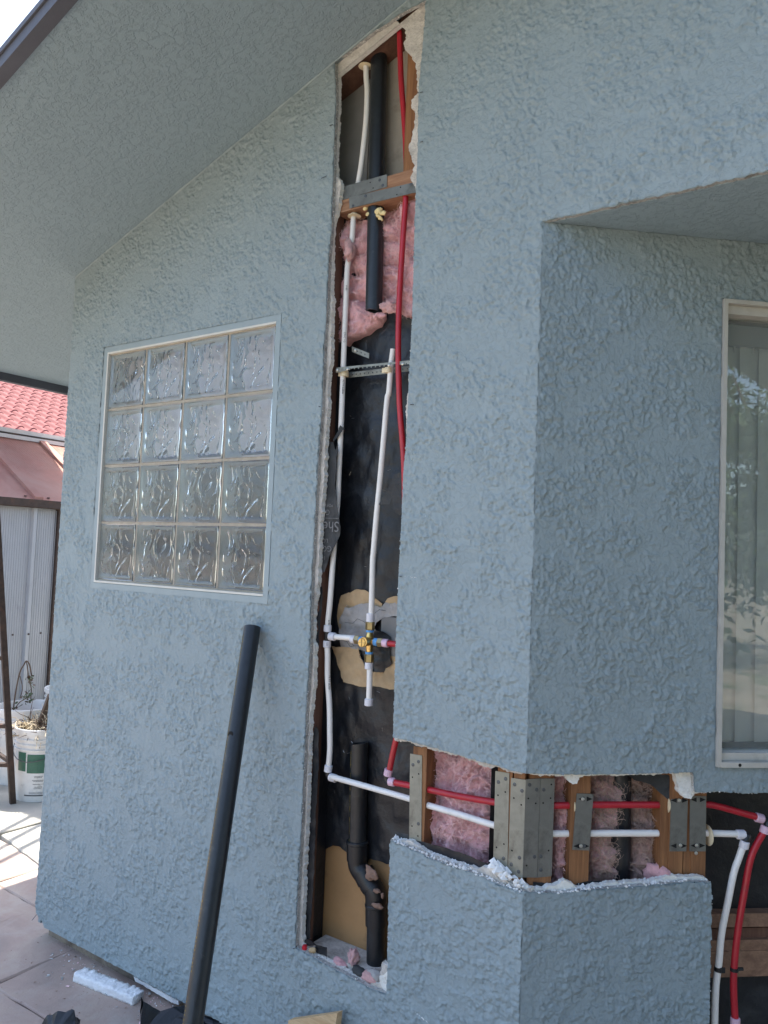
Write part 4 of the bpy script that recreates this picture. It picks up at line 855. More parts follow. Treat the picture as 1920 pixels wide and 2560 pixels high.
c = C_.P(1912, 2074, DR-.006); dv = Vector((.15, .1, .6)).normalized(); cyl('coupling', c-dv*.009, c+dv*.009, .0112, 'ring_pink', r1, 18, .0015)
pipe('pipe', [C_.P(x, y, DR-.006) for x, y in [(1909, 2080), (1879, 2139), (1861, 2228), (1846, 2318), (1836, 2407), (1834, 2467), (1838, 2557), (1842, 2640)]], RP, 'pex_red', r1)
c = C_.P(1835.5, 2423, DR-.006); MB().tube([c-UP*.004, c+UP*.004], .0098, 14).tube([c+C_.u*.006, c+C_.u*.022], .004, 8).build('pipe_clip', 'abs_black', r1)
c = C_.P(1838, 2550, DR-.006); cyl('coupling', c-UP*.012, c+UP*.006, .0112, 'ring_pink', r1, 18, .0015)
grommet(C_, 1666, 2010, C_.u, DR, r1, .020); grommet(C_, 1431, 2012, C_.u, DR, r1, .018)
r2 = empty('red_riser_pipe', A.P(1014, 1180, DR), 'red plastic pipe rising past the pink wool to the top of the opening', 'pipe')
pipe('pipe', PA([(999, 80), (1000, 121), (1003, 202), (1009, 278), (1014, 354), (1016, 430), (1014, 500), (1010, 560), (1006, 620), (1001, 700), (998, 757), (996, 830), (996, 900), (998, 985), (1001, 1040), (1006, 1100), (1010, 1160), (1012, 1240), (1012, 1320)], .040), RP, 'pex_red', r2)
# shower valve with its stubs and riser
sv = empty('shower_valve', A.P(925, 1603, .05), 'brass shower valve with four nuts, blue thread tape and white stub pipes', 'valve')
DV = .055
V0 = A.P(924, 1603, DV); ux = Vector((1, 0, 0)); uz = Vector((-.012, 0, 1)).normalized()
def hexn(name, a, b, r, mat):
    o = MB().tube([a, a+(b-a)*.12, a+(b-a)*.88, b], [r*.88, r, r, r*.88], 6).build(name, mat, sv); return o
Zs = lambda px: px/FPX*2.15
mbv = MB().tube([V0-uz*Zs(26), V0-uz*Zs(10), V0+uz*Zs(10), V0+uz*Zs(22)], [.0085, .0115, .0115, .0085], 16).tube([V0-ux*Zs(30), V0+ux*Zs(26)], .0085, 14)
autosm(mbv.build('body', 'brass', sv)); autosm(MB().tube([V0-A.n*.004, V0-A.n*.030], .0125, 20).build('neck', 'brass', sv))
cc = V0-A.n*.031-ux*.004-UP*.002; autosm(MB().tube([cc+A.n*.008, cc+A.n*.001, cc-A.n*.001], [.0125, .0125, .0112], 24).build('cap', 'brass', sv))
MB().box((cc.x-.0105, cc.y-.0022, cc.z-.0008), (cc.x+.0105, cc.y-.001, cc.z+.0008)).box((cc.x-.0008, cc.y-.0024, cc.z-.0105), (cc.x+.0008, cc.y-.0012, cc.z+.0105)).build('cap_cross', 'brass_dull', sv)
for name, sgn, ax in (('top', 1, uz), ('bottom', -1, uz), ('left', -1, ux), ('right', 1, ux)):
    e = {'top': (22, 27, 48, 68), 'bottom': (26, 31, 52, 68), 'left': (19, 29, 44, 56), 'right': (15, 26, 41, 56)}[name]
    P_ = lambda t: V0+ax*(sgn*Zs(t))
    autosm(MB().tube([P_(e[0]), P_(e[1])], .0105, 14).build('thread_tape', 'tape_blue', sv))
    hexn('nut', P_(e[1]), P_(e[2]), .0128, 'brass_dull')
    cyl('coupling', P_(e[2]-1), P_(e[3]), .0112, 'ring_pink' if name == 'right' else 'ring_white', sv, 18, .0012)
pipe('riser', PA([(927.8, 1545), (929.5, 1497), (932, 1400), (933.5, 1384), (941, 1294), (950, 1203), (960, 1090), (968, 1000), (972.7, 978), (978, 912), (983, 873)], DV), RP, 'pex_white', sv)
b_ = A.P(983, 872, DV)
pipe('stub_pipe', PA([(924.3, 1665), (924, 1700), (922.6, 1750)], DV), RP, 'pex_white', sv); c = A.P(922, 1755, DV); cyl('end_cap', c-UP*.010, c+UP*.009, .0118, 'ring_white', sv, 18, .0015)
pipe('branch_pipe', PA([(838, 1592), (880, 1595)], DP+.001), RP, 'pex_white', sv); c = A.P(828, 1591, DP); cyl('coupling', c-ux*.006, c+ux*.014, .0115, 'ring_white', sv, 18, .0015)
pipe('branch_pipe', [V0+ux*Zs(50), V0+ux*Zs(50)+Vector((.09, .01, 0))], RP, 'pex_red', sv)
# tiny print along the white pipes
for body, x, y, d_, par in (('0185', 866, 722, DP, w1), ('CPVC 1/2', 861, 845, DP, w1), ('ASTM D2846', 857.5, 968, DP, w1), ('0195', 822, 1556, DP, w1), ('1/2', 817.5, 1609, DP-.0035, w1), ('PE-RT SDR9', 823.5, 1705, DP, w1), ('SDR11 CTS', 827, 1455, DP, w1)):
    p = A.P(x, y, d_); v = (CAM-p); v.z = 0; v.normalize()
    textmesh('printed_text', body, .0075, p+v*.0083, (0, 0, -1), (v.cross(UP)).cross(Vector((0, 0, -1))) if False else Vector((0, 0, -1)).cross(v)*-1, 'ink', par)
# black drain
dr = empty('drain_pipe', A.P(940, 2425, .06), 'black drain pipe with open top, offset bend and muddy couplings', 'pipe')
DD = .086
t0 = A.P(898, 1858, DD); t1 = A.P(893, 2108, DD); ax = (t1-t0).normalized(); N = 24; V = []; F = []
sx = ax.cross(Vector((0, 1, 0))).normalized(); sy = sx.cross(ax)
for t in (t0, t1):
    for r in (.0241, .0195):
        for k in range(N): an = 2*math.pi*k/N; V.append(t+(sx*math.cos(an)+sy*math.sin(an))*r+(UP*(.004*math.cos(an)) if t is t0 else Vector()))
for k in range(N): k2 = (k+1) % N; F += [(k, k2, 2*N+k2, 2*N+k), (N+k2, N+k, 3*N+k, 3*N+k2), (k2, k, N+k, N+k2)]
autosm(mo('pipe', V, F, 'abs_black', dr))
mbp = MB()
for k in range(60):
    if k % 14 > 10: continue
    q = t0+ax*(.02+k*.0042); c_ = q+Vector((-.0120, -.0209, 0)); L = random.uniform(.0014, .0032); w_ = random.uniform(.0006, .0014)
    mbp.prism([c_-Vector((w_, -.0006, 0)), c_+Vector((w_, -.0006, 0)), c_+Vector((w_, -.0006, -L)), c_+Vector((-w_, .0006, -L))], Vector((-.0001, -.0002, 0)))
mbp.build('printed_marks', 'ink_yellow', dr)
def fit(name, L, r, mat='pvc_black', ds=None): 
    pts = [A.P(x, y, DD-.002*0) for x, y in L]; return autosm(MB().tube(catmull(pts, 6) if len(pts) > 2 else pts, r, 22).build(name, mat, dr), 50)
fit('hub', [(893, 2104), (892.5, 2112), (892.5, 2150)], .0285); cyl('hub_rim', A.P(893, 2101, DD), A.P(893, 2110, DD), .0305, 'abs_black', dr, 24, .002)
fit('bend', [(892.5, 2145), (894, 2162), (902, 2178), (916, 2196)], .0262)
fit('collar', [(907, 2176), (921, 2204)], .0300); fit('collar', [(923, 2206), (931, 2218)], .0300)
fit('bend', [(920, 2202), (934, 2222), (939, 2240), (940, 2262)], .0285)
cyl('collar', A.P(940, 2258, DD), A.P(940, 2266, DD), .0305, 'abs_black', dr, 24, .002); fit('hub', [(940, 2264), (940, 2312)], .0285)
fit('pipe', [(940, 2310), (939, 2380), (939, 2470)], .0245, 'abs_black')
for x, y, w_, h_ in ((925, 2182, .016, .018), (937, 2192, .012, .012), (943, 2228, .012, .006), (956, 2240, .006, .009), (945, 2264, .016, .006)): blob('dried_mud', A.P(x, y, DD-.026), (w_, .005, h_), 'mud', dr, .5, 60, 3)
# upper black vent pipe
vp = empty('vent_pipe', A.P(918, 780, .07), 'black vent pipe with ragged cut end hanging in the pink wool', 'pipe')
t0 = A.P(950, 30, .075); tm = A.P(943, 530, .062); t1 = A.P(934.5, 778, .052); N = 26; V = []; F = []
for t, jz in ((t0, 0), (t1, 1)):
    for r in (.0238, .0195):
        for k in range(N): an = 2*math.pi*k/N; V.append(t+Vector((math.cos(an)*r, math.sin(an)*r, jz*(.003*noise.noise(Vector((k*1.7, 0, 0)))-.004*math.cos(an)))))
for k in range(N): k2 = (k+1) % N; F += [(k, k2, 2*N+k2, 2*N+k), (N+k2, N+k, 3*N+k, 3*N+k2), (2*N+k2, 2*N+k, 3*N+k, 3*N+k2)]
autosm(mo('pipe', V, F, 'abs_black', vp))
for x, y, s_ in ((914, 522, .008), (920, 535, .008), (948, 528, .013), (958, 533, .010), (945, 540, .006), (951, 545, .006)): blob('spray_foam', A.P(x, y, .040), (s_, s_*.6, s_*.7), 'spray_foam', vp, .4, 70, 3)
pipe('spray_foam', PA([(945, 532), (942, 538), (950, 542), (956, 551)], .034), .0032, 'spray_foam', vp, 8)
# black vertical pipe seen in the low band
bp = empty('hidden_pipe', C_.P(1549, 2215, .075), 'broad black vertical pipe between dirty wool in the low gap', 'pipe')
autosm(MB().tube([C_.P(1551, 1900, .088), C_.P(1548, 2260, .088)], .026, 22).build('pipe', 'felt', bp))
# ================================================================== STRAPS
def strap(name, label, x0, y0, x1, y1, h, d, screws, extra=None, hang=0):
    a = A.P(x0, y0, d); b = A.P(x1, y1, d); L = (b-a).length; dx = (b-a)/L; up = UP; holes = []; n = int(L/.0145); r = .0022
    st = empty(name, a, label, 'metal strap', 'perforated metal straps')
    lp = [(0, -h), (L, -h), (L, 0), (0, 0)]
    loops = [lp]+[[(.008+i*.0145+r*math.cos(t*math.pi/3), -h/2+r*math.sin(t*math.pi/3)) for t in range(6)] for i in range(n)]
    pl = Plane(a-UP*a.z, dx, A.n); pl.o.z = 0
    zz = a.z; loops = [[(u, z+zz+0*u) for u, z in l_] for l_ in loops]
    pl2 = Plane(Vector((a.x, a.y, 0)), Vector((dx.x, dx.y, 0)), A.n)
    o = slab('band', [[(u, z+dx.z*u) for u, z in l_] for l_ in loops], pl2, 0, .0012, ['zinc', 'zinc'], st)
    for t in screws: p = a+dx*(L*t)-UP*h/2; autosm(MB().tube([p-A.n*.0002, p-A.n*.002, p-A.n*.0035], [.0046, .0042, .002], 10).build('screw_head', 'screw_bright', st))
    return st
strap('metal_strap', 'perforated metal strap in front of the pipes, upper of the pair', 840, 919, 1034, 900, .0155, .036, (.02, .16, .70, .87))
strap('metal_strap', 'perforated metal strap behind the pipes, lower of the pair', 855, 933, 1034, 913, .0155, .072, ())
strap('metal_strap', 'short bent strap offcut sticking out below the wool', 880, 866, 923, 883, .0155, .070, (.2,))
for x, y, par in ((862, 935, w1), (972, 926, sv)):
    c = A.P(x, y, .052); autosm(MB().tube([c-UP*.007, c+UP*.007], .0112, 16).add([c+Vector((s_*.002+sx_, -.006, sz_)) for s_ in (0,) for sx_, sz_ in ((-.019, -.006), (-.008, -.006), (-.008, .007), (-.019, .007))]+[c+Vector((sx_, -.002, sz_)) for sx_, sz_ in ((-.019, -.006), (-.008, -.006), (-.008, .007), (-.019, .007))], [(0, 1, 2, 3), (7, 6, 5, 4), (0, 4, 5, 1), (1, 5, 6, 2), (2, 6, 7, 3), (3, 7, 4, 0)]).build('pipe_clamp', 'grommet', par))
# ================================================================== NAIL PLATES
def plate(label, pl, q, d, mat='zinc', holes=(), screws=(), bright=(), spikes=(), th=.0015, group='steel nail plates over the studs'):
    P4 = [pl.P(x, y, d) for x, y in q]; c = sum(P4, Vector())/4
    t = empty('nail_plate', c, label, 'nail plate', group)
    MB().prism(P4, pl.n*th).build('plate', mat, t)
    nn = pl.n
    for x, y in holes: p = pl.P(x, y, d); MB().tube([p+nn*.0005, p-nn*.0003], .0021, 8).build('nail_hole', 'hole_dark', t)
    for x, y in screws: p = pl.P(x, y, d); autosm(MB().tube([p+nn*.0002, p-nn*.0008, p-nn*.0012], [.0045, .0042, .003], 12).build('screw_head', 'screw', t))
    for x, y in bright: p = pl.P(x, y, d); autosm(MB().tube([p+nn*.0002, p-nn*.0020, p-nn*.003], [.0042, .0040, .0015], 10).build('screw_head', 'screw_bright', t))
    for x, y, s_ in spikes:
        a = pl.P(x, y-6, d)-nn*.0004; b = pl.P(x, y+6, d)-nn*.0004; c2 = pl.P(x+s_*15, y, d)-nn*.0004; MB().prism([a, b, c2], nn*.0003).build('punched_slot', 'hole_dark', t); 
    return t
z6p = lambda *L: z6(L); z7p = lambda *L: z7(L)
plate('long steel nail plate on the first stud right of the opening', A, z6([(225, 290), (328, 308), (322, 1050), (216, 1028)]), .0282, 'zinc', z6([(246, 494), (300, 466), (242, 916), (293, 1002)]), z6([(250, 387), (298, 360), (297, 897)]))
plate('leftmost steel plate of the four at the wall corner', A, z6([(962, 440), (1083, 460), (1066, 1300), (942, 1265)]), .0282, 'zinc', z6([(1048, 622), (985, 650), (972, 1100), (970, 1220), (1036, 1072)]), z6([(988, 536), (1033, 1196), (1050, 508)]))
plate('second steel plate from the left at the wall corner, sitting lower', A, z6([(1098, 500), (1225, 518), (1196, 1366), (1069, 1335)]), .0275, 'zinc', z6([(1122, 674), (1186, 733), (1106, 1128)]), z6([(1128, 557), (1192, 612), (1170, 1190), (1100, 1248), (1163, 1310)]))
plate('third steel plate at the wall corner, first one past the bend', C_, z6([(1229, 512), (1351, 506), (1322, 1362), (1198, 1360)]), .0275, 'zinc_dark', z6([(1247, 678), (1311, 720), (1232, 1258)]), z6([(1320, 602), (1300, 1181), (1258, 560)]))
plate('rightmost steel plate of the four at the wall corner', C_, z6([(1353, 506), (1476, 506), (1448, 1350), (1324, 1362)]), .0280, 'zinc_dark', z6([(1446, 557), (1375, 717), (1440, 675), (1422, 1128)]), z6([(1381, 602), (1355, 1178), (1354, 1295)]))
plate('short tilted steel plate alone on the single stud in the low gap', C_, z7([(292, 354), (411, 358), (382, 762), (260, 757)]), .0275, 'zinc_dark', (), z7([(343, 730)]), z7([(333, 393), (320, 728)]), [(x, y, s_) for (x, y), s_ in zip(z7([(345, 393), (362, 393), (310, 730), (340, 730)]), (-1, 1, -1, 1))])
plate('left one of the two short steel plates beside the dark gap', C_, z7([(966, 394), (1086, 398), (1075, 768), (955, 768)]), .0295, 'zinc_dark', (), (), z7([(1022, 402), (1032, 724)]), [(x, y, s_) for (x, y), s_ in zip(z7([(1006, 403), (1044, 403), (1004, 728), (1038, 728)]), (-1, 1, -1, 1))])
plate('right one of the two short steel plates beside the dark gap', C_, z7([(1102, 372), (1217, 374), (1214, 768), (1098, 768)]), .0275, 'zinc_dark', (), (), z7([(1146, 724), (1143, 780)]), [(x, y, s_) for (x, y), s_ in zip(z7([(1148, 398), (1172, 398), (1148, 726), (1168, 726)]), (-1, 1, -1, 1))])
plate('upper steel plate on the level block near the top of the opening', A, z1([(285, 1850), (740, 1720), (740, 1845), (280, 1980)]), .0284, 'zinc_dark', z1([(575, 1802), (604, 1857)]), z1([(668, 1778), (698, 1830)]))
plate('lower steel plate on the level block, partly over the wood', A, z1([(365, 1950), (1030, 1795), (1030, 1897), (370, 2058)]), .0265, 'zinc_dark', z1([(874, 1850), (838, 1922)]), z1([(528, 1935), (975, 1822), (405, 2035)]))
# ================================================================== INSULATION
IG = 'pink insulation in the wall bays'
batt('insulation_batt', 'pink wool behind the white pipe near the top, hanging to a point', A, [(553, 815, 935), (600, 812, 945), (700, 812, 955), (765, 812, 958), (790, 818, 962), (815, 828, 950), (838, 840, 912), (852, 848, 880), (862, 855, 868)], .100, .024, 3, 'pink_wool', (640, 682, 748), group=IG)
batt('insulation_batt', 'pink wool right of the black vent pipe in the upper opening', A, [(500, 985, 1060), (530, 962, 1060), (600, 960, 1060), (680, 958, 1060), (735, 955, 1060), (752, 962, 1060), (775, 990, 1060), (792, 1015, 1060)], .105, .024, 5, 'pink_wool', (610, 668, 742), group=IG)
batt('insulation_batt', 'ragged pink wool strip over the red pipe beside the cut edge', A, [(482, 1008, 1060), (520, 1004, 1060), (560, 1012, 1060), (600, 1010, 1060), (650, 1016, 1060), (700, 1008, 1060), (745, 1006, 1060), (770, 1012, 1055), (794, 1022, 1045)], .070, .012, 7, 'pink_wool', (560, 640), nu=26, nv=90, amp=.8, nf=300, group=IG, skirt=.015)
blob('wool_tuft', A.P(874, 622, .046), (.017, .016, .032), 'pink_wool_dirty', amp=.5, fr=40, sub=4, label='dirty wool tuft wrapped round the white pipe', cat='insulation')
blob('wool_tuft', A.P(975, 765, .050), (.030, .014, .018), 'pink_wool_dirty', amp=.6, fr=38, sub=4, label='loose wool tuft between the vent pipe and red pipe', cat='insulation')
blob('wool_tuft', A.P(948, 790, .055), (.016, .012, .010), 'pink_wool', amp=.6, fr=38, sub=4, label='small pink wool tuft under the vent pipe end', cat='insulation')
batt('insulation_batt', 'large pink wool panel left of the wall corner in the low gap', A, [(1850, 1056, 1250), (1900, 1054, 1248), (2000, 1052, 1244), (2080, 1050, 1240), (2140, 1050, 1236), (2200, 1080, 1236)], .104, .028, 11, 'pink_wool', (), 70, 110, 1.25, nf=2600, group=IG)
batt('insulation_batt', 'narrow pink wool strip just right of the corner plates', C_, [(1915, 1378, 1434), (2000, 1378, 1432), (2100, 1378, 1430), (2240, 1378, 1428)], .104, .028, 13, 'pink_wool', (), 34, 110, 1.1, nf=1200, group=IG)
batt('insulation_batt', 'dusty pink wool left of the broad black pipe', C_, [(1925, 1468, 1560), (1965, 1468, 1560), (1985, 1468, 1532), (2100, 1470, 1531), (2240, 1470, 1528)], .104, .028, 17, 'pink_wool_dirty', (), 40, 110, 1.2, nf=1600, fib='brown_fibre', group=IG)
batt('insulation_batt', 'brown dirty wool right of the broad black pipe', C_, [(1935, 1572, 1610), (1960, 1572, 1640), (2000, 1572, 1662), (2060, 1572, 1640), (2090, 1572, 1642), (2130, 1572, 1668), (2240, 1572, 1672)], .104, .028, 19, 'grey_wool', (), 46, 110, 1.35, nf=1900, fib='brown_fibre', group=IG)
blob('wool_tuft', C_.P(1640, 2186, .045), (.030, .014, .030), 'pink_wool', amp=.4, fr=36, sub=4, label='clean pink wool clump at the foot of the dirty wool', cat='insulation')
# ================================================================== NEIGHBOURING YARD
XS = -5.95
sh = empty('metal_shed', (XS-.6, 2.2, 0), 'grey metal shed with a sunlit pinkish metal roof behind the buckets', 'shed')
ze = atx(80, 1266, XS).z; YA, YB = .2, 4.2
MB().box((XS-1.5, YA, 0), (XS-1.48, YB, ze)).build('wall_panel', 'shed_grey', sh); MB().box((XS-1.48, YA, 0), (XS-.03, YA+.02, ze)).build('wall_panel', 'shed_grey', sh)
ribs = [atx(px, py, XS).y for px, py in ((72, 1500), (150, 1500))]; pitch = .62
yy = ribs[0]-pitch*3
ycorner = atx(125, 1500, XS).y
k = 0
while yy < ycorner:
    y2 = min(yy+pitch, ycorner)
    m_ = MB().box((XS-.02, yy+.03, .02), (XS, y2, ze-.01))
    n_ = int((y2-yy)/.02)
    for i in range(n_): m_.box((XS+.0005, yy+.03+i*.02, .03), (XS+.003, yy+.03+i*.02+.010, ze-.02))
    m_.build('wall_panel', 'shed_grey', sh)
    MB().prism([(XS-.01, yy-.032, .02), (XS+.026, yy-.018, .02), (XS+.026, yy+.012, .02), (XS-.01, yy+.028, .02)], UP*(ze-.03)).build('wall_rib', 'shed_grey', sh)
    for dy in (-.12, 0, .12):
        p = Vector((XS+.004 if dy else XS+.027, yy+dy, atx(60, 1585, XS).z)); autosm(MB().tube([p, p+Vector((.004, 0, 0))], .008, 8).build('screw_head', 'rust', sh))
    yy += pitch; k += 1
MB().box((XS-.04, ycorner+.01, .02), (XS+.03, ycorner+.16, ze)).build('corner_post', 'rust', sh, label='dark corner post filling the dark gap beside the shed')  # dark colour of the post stands in for the gap's shade
# shed roof: from eave up to the trim
XTp = XS-.95; zt = atx(80, 1104, XTp).z; ze2 = atx(80, 1250, XS+.06).z
def rs(x): t = (x-(XS+.06))/(XTp-(XS+.06)); return ze2+(zt-ze2)*t
y_ = ribs[0]-pitch*4+.18
yr = [atx(px, py, XS).y for px, py in ((88, 1262), (160, 1262))]
pr = .60; y_ = yr[0]-pr*4
for i in range(9):
    a, b = y_+i*pr, y_+(i+1)*pr
    m_ = MB().prism([(XS+.06, a, ze2), (XS+.06, b, ze2), (XTp, b, zt), (XTp, a, zt)], UP*-.012)
    for j in range(28): yj = a+.05+j*(pr-.08)/28; m_.prism([(XS+.05, yj, ze2+.001), (XS+.05, yj+.008, ze2+.001), (XTp, yj+.008, zt+.001), (XTp, yj, zt+.001)], UP*.003)
    m_.build('roof_panel', 'shed_roof', sh)
    MB().prism([(XS+.055, a-.035, ze2+.001), (XS+.055, a+.035, ze2+.001), (XTp, a+.035, zt+.001), (XTp, a-.035, zt+.001)], UP*.030).build('roof_rib', 'shed_roof', sh)
    for dy in (-.10, .10): p = Vector((XS+.02, a+dy, rs(XS+.02)+.004)); MB().tube([p, p+UP*.006], .012, 8).build('screw_head', 'rust', sh)
MB().box((XS+.061, y_, ze2-.055), (XS+.075, y_+9*pr, ze2+.006)).build('eave_trim', 'rust', sh); MB().box((XS+.0, y_, ze2-.060), (XS+.0605, y_+9*pr, ze2-.050)).build('eave_trim', 'rust', sh)
for i, (dz, dx, th, mat) in enumerate(((.0, .0, .035, 'shed_white'), (.040, -.02, .014, 'rust'), (.056, -.03, .04, 'shed_white'))): MB().box((XTp-.08+dx, y_, zt+dz), (XTp+.02+dx, y_+9*pr, zt+dz+th)).build('ridge_trim', mat, sh)
MB().prism([(XS-1.5, YA, ze), (XTp, YA, zt), (XTp, YB+1, zt), (XS-1.5, YB+1, ze)], UP*-.02).build('roof_panel', 'shed_roof', sh)
# tiled roof beyond
th_ = empty('tile_roof_house', (-16, 9, 0), 'neighbour house with sunlit pinkish red barrel tile roof', 'house')
XT0 = -13.2; zt0 = atx(80, 1092, XT0).z; yc = atx(80, 1092, XT0).y; SL = R_(23); TP = .245; TE = .40
def tile_mesh():
    V = []; F = []; n = 14; prof = []
    for k in range(n+1):
        t = k/n; y = -TP/2+TP*t; z = .052*math.cos((t-.5)*2*math.pi)*.5+.026*(1 if abs(t-.5) < .25 else .6); prof.append((y, z))
    L = TE+.05
    for x, dz in ((0, .016), (-L, -.006)):
        for s_ in (0, -.036):
            V += [(x*math.cos(SL), y, z+dz+s_-x*math.sin(SL)) for y, z in prof]
    W = n+1
    for k in range(n):
        F += [(k, k+1, k+1+2*W, k+2*W), (k+W, k+3*W, k+1+3*W, k+1+W), (k, k+W, k+1+W, k+1)]
    F += [(0, 2*W, 3*W, W), (n, n+W, n+3*W, n+2*W)]
    me = bpy.data.meshes.new('roof_tile'); me.from_pydata(V, [], F); me.polygons.foreach_set('use_smooth', [True]*len(F)); me.materials.append(M['tile_red']); me.update()
    bm = bmesh.new(); bm.from_mesh(me); bmesh.ops.recalc_face_normals(bm, faces=bm.faces[:])
    for e in bm.edges:
        if len(e.link_faces) == 2 and e.calc_face_angle(0) > R_(40): e.smooth = False
    bm.to_mesh(me); bm.free()
    return me
tm_ = tile_mesh(); rnd = random.Random(8)
for r in range(16):
    x = XT0-r*TE*math.cos(SL); z = zt0+r*TE*math.sin(SL)
    ya = atx(-25, 1090-r*13, x).y; yb = atx(190, 1110-r*13, x).y
    j0 = math.floor((ya-yc)/TP); j1 = math.ceil((yb-yc)/TP)
    for j in range(j0, j1+1):
        o = bpy.data.objects.new('roof_tile', tm_); col.objects.link(o); o.parent = th_; o.location = Vector((x, yc+j*TP, z+rnd.uniform(-.004, .004)))-WL[th_.name]; o.rotation_euler = (rnd.uniform(-.01, .01), 0, rnd.uniform(-.008, .008))
mb = MB().prism([(XT0-.05, yc-8, zt0-.06), (XT0-.05, yc+10, zt0-.06), (XT0-.05-7*math.cos(SL), yc+10, zt0-.06+7*math.sin(SL)), (XT0-.05-7*math.cos(SL), yc-8, zt0-.06+7*math.sin(SL))], UP*.04)
mb.build('roof', 'tile_red', th_); MB().box((XT0-9, yc-6, 0), (XT0-.6, yc+8, zt0-.05)).build('wall', 'shed_white', th_); MB().box((XT0-.04, yc-8, zt0-.22), (XT0+.02, yc+10, zt0-.03)).build('fascia_board', 'shed_white', th_)
# rusty steel ladder-like stand
ld = empty('steel_stand', (-4.05, .68, 0), 'tall rusty steel ladder frame standing left of the buckets', 'ladder')
f0 = G(32, 2014); f0.z = 0
DZ = (f0-CAM).dot(FW)
def at(px, py, Z): return CAM+ray(px, py)*Z
top = at(-14, 1180, DZ*1.0); q0 = f0
def bar(name, a, b, w_, parent, mat='rust'):
    a = Vector(a); b = Vector(b); t = (b-a).normalized(); s1 = t.cross(Vector((.3, 1, .1))).normalized(); s2 = t.cross(s1)
    return MB().prism([a+s1*w_+s2*w_, a-s1*w_+s2*w_, a-s1*w_-s2*w_, a+s1*w_-s2*w_], b-a).build(name, mat, parent)
bar('rail', q0+UP*.001, top, .0145, ld); q1 = q0+Vector((-.30, -.22, 0)); bar('rail', q1, q1+(top-q0), .0145, ld)
q2 = q0+Vector((-.52, .12, 0)); bar('rail', q2, q2+(top-q0)*.95, .014, ld)
for py in (1330, 1490, 1645, 1815, 1912):
    t_ = (2014-py)/(2014-1180); bar('rung', q0+(top-q0)*t_, q1+(top-q0)*t_, .010, ld)
for py in (1420, 1905): t_ = (2014-py)/(2014-1180); bar('rung', q0+(top-q0)*t_, q2+(top-q0)*t_, .009, ld)
# buckets
def bucket(label, cx, cy, R, Hh, lab, rot=0, mat='bucket_white'):
    b = empty('bucket', (cx, cy, .012), label, 'bucket', 'white plastic buckets by the shed')
    z0 = .0125; N = 40
    prof = [(R*.86, 0), (R*.868, .006), (R*.93, Hh*.60), (R*.935, Hh*.70), (R*.99, Hh*.705), (R*.99, Hh*.72), (R*.94, Hh*.725), (R*.945, Hh*.77), (R*1.0, Hh*.775), (R*1.0, Hh*.79), (R*.95, Hh*.795), (R*.955, Hh*.84), (R*1.01, Hh*.845), (R*1.01, Hh*.86), (R*.96, Hh*.865), (R*.965, Hh*.925), (R*1.03, Hh*.93), (R*1.035, Hh*.99), (R*1.02, Hh), (R*.985, Hh), (R*.96, Hh*.97), (R*.83, .01)]
    V = [Vector((cx+r*math.cos(2*math.pi*k/N), cy+r*math.sin(2*math.pi*k/N), z0+z)) for r, z in prof for k in range(N)]; F = []
    for i in range(len(prof)-1):
        for k in range(N): F.append((i*N+k, i*N+(k+1) % N, (i+1)*N+(k+1) % N, (i+1)*N+k))
    F += [tuple(reversed(range(N))), tuple(range((len(prof)-1)*N, len(prof)*N))]
    autosm(mo('shell', V, F, mat, b), 30)
    MB().tube([(cx, cy, z0+Hh*.5), (cx, cy, z0+Hh*.80)], [R*.85, R*.93], 28).build('soil', 'mud', b)
    if lab:
        base = math.atan2(CAM.y-cy, CAM.x-cx)
        def patch(name, a0, a1, za, zb, mat_, off=.0012):
            n = 12; V = []
            for zz in (za, zb):
                r = R*(.868+(.93-.868)*(zz/(Hh*.6)))+off
                V += [Vector((cx+r*math.cos(base+a0+(a1-a0)*k/n), cy+r*math.sin(base+a0+(a1-a0)*k/n), z0+zz)) for k in range(n+1)]
            return mo(name, V, [(k, k+1, k+n+2, k+n+1) for k in range(n)], mat_, b)
        patch('green_label', -.58, .62, Hh*.40, Hh*.66, 'label_green'); patch('green_label', -1.05, -.64, Hh*.42, Hh*.68, 'label_green')
        patch('black_line', -.66, .6, Hh*.085, Hh*.10, 'ink'); 
        rr = random.Random(4)
        for i, z in enumerate((.36, .345, .305, .29, .25, .21, .19)):
            c0 = -.12; w_ = rr.uniform(.12, .24)
            a = c0-w_
            while a < c0+w_: l_ = rr.uniform(.015, .05); patch('print_line', a, a+l_, Hh*z-.0012, Hh*z+.0012, 'ink', .0014); a += l_+.012
        for i in range(3): patch('print_line', -.45, .12, Hh*(.135-.01*i), Hh*(.135-.01*i)+.001, 'ink', .0014)
        p = Vector((cx, cy, 0)); ang = base+.30; r = R*.885+.003; n_ = Vector((math.cos(ang), math.sin(ang), 0))
        textmesh('large_letters', 'UL', .032, Vector((cx, cy, z0+Hh*.20))+n_*r, UP.cross(n_), UP, 'ink_grey', b)
    # wire handle
    hp = [Vector((cx+R*1.02*math.cos(a_), cy+R*1.02*math.sin(a_), z0+Hh*.82-.10*math.sin((a_-rot)))) for a_ in [rot+math.pi*k/14 for k in range(15)]]
    MB().tube(hp, .0022, 6).build('handle', 'screw', b)
    return b
bc = G(99, 2012)+Vector((-.112-.02, .072-.10, 0)); bucket('white ribbed bucket with green label, holding dry stalks, beside the wall', bc.x+.02, bc.y+.10, .148, .385, True, 3.6)
bucket('white bucket half hidden behind the labelled one', bc.x-.33, bc.y+.20, .165, .43, False, 2)
bucket('dirty bucket at the left picture edge behind the steel stand', bc.x-.55, bc.y-.02, .150, .39, False, 2.5)
bucket('white bucket at the back against the shed', bc.x-.9, bc.y+.85, .150, .39, False, 2.5)
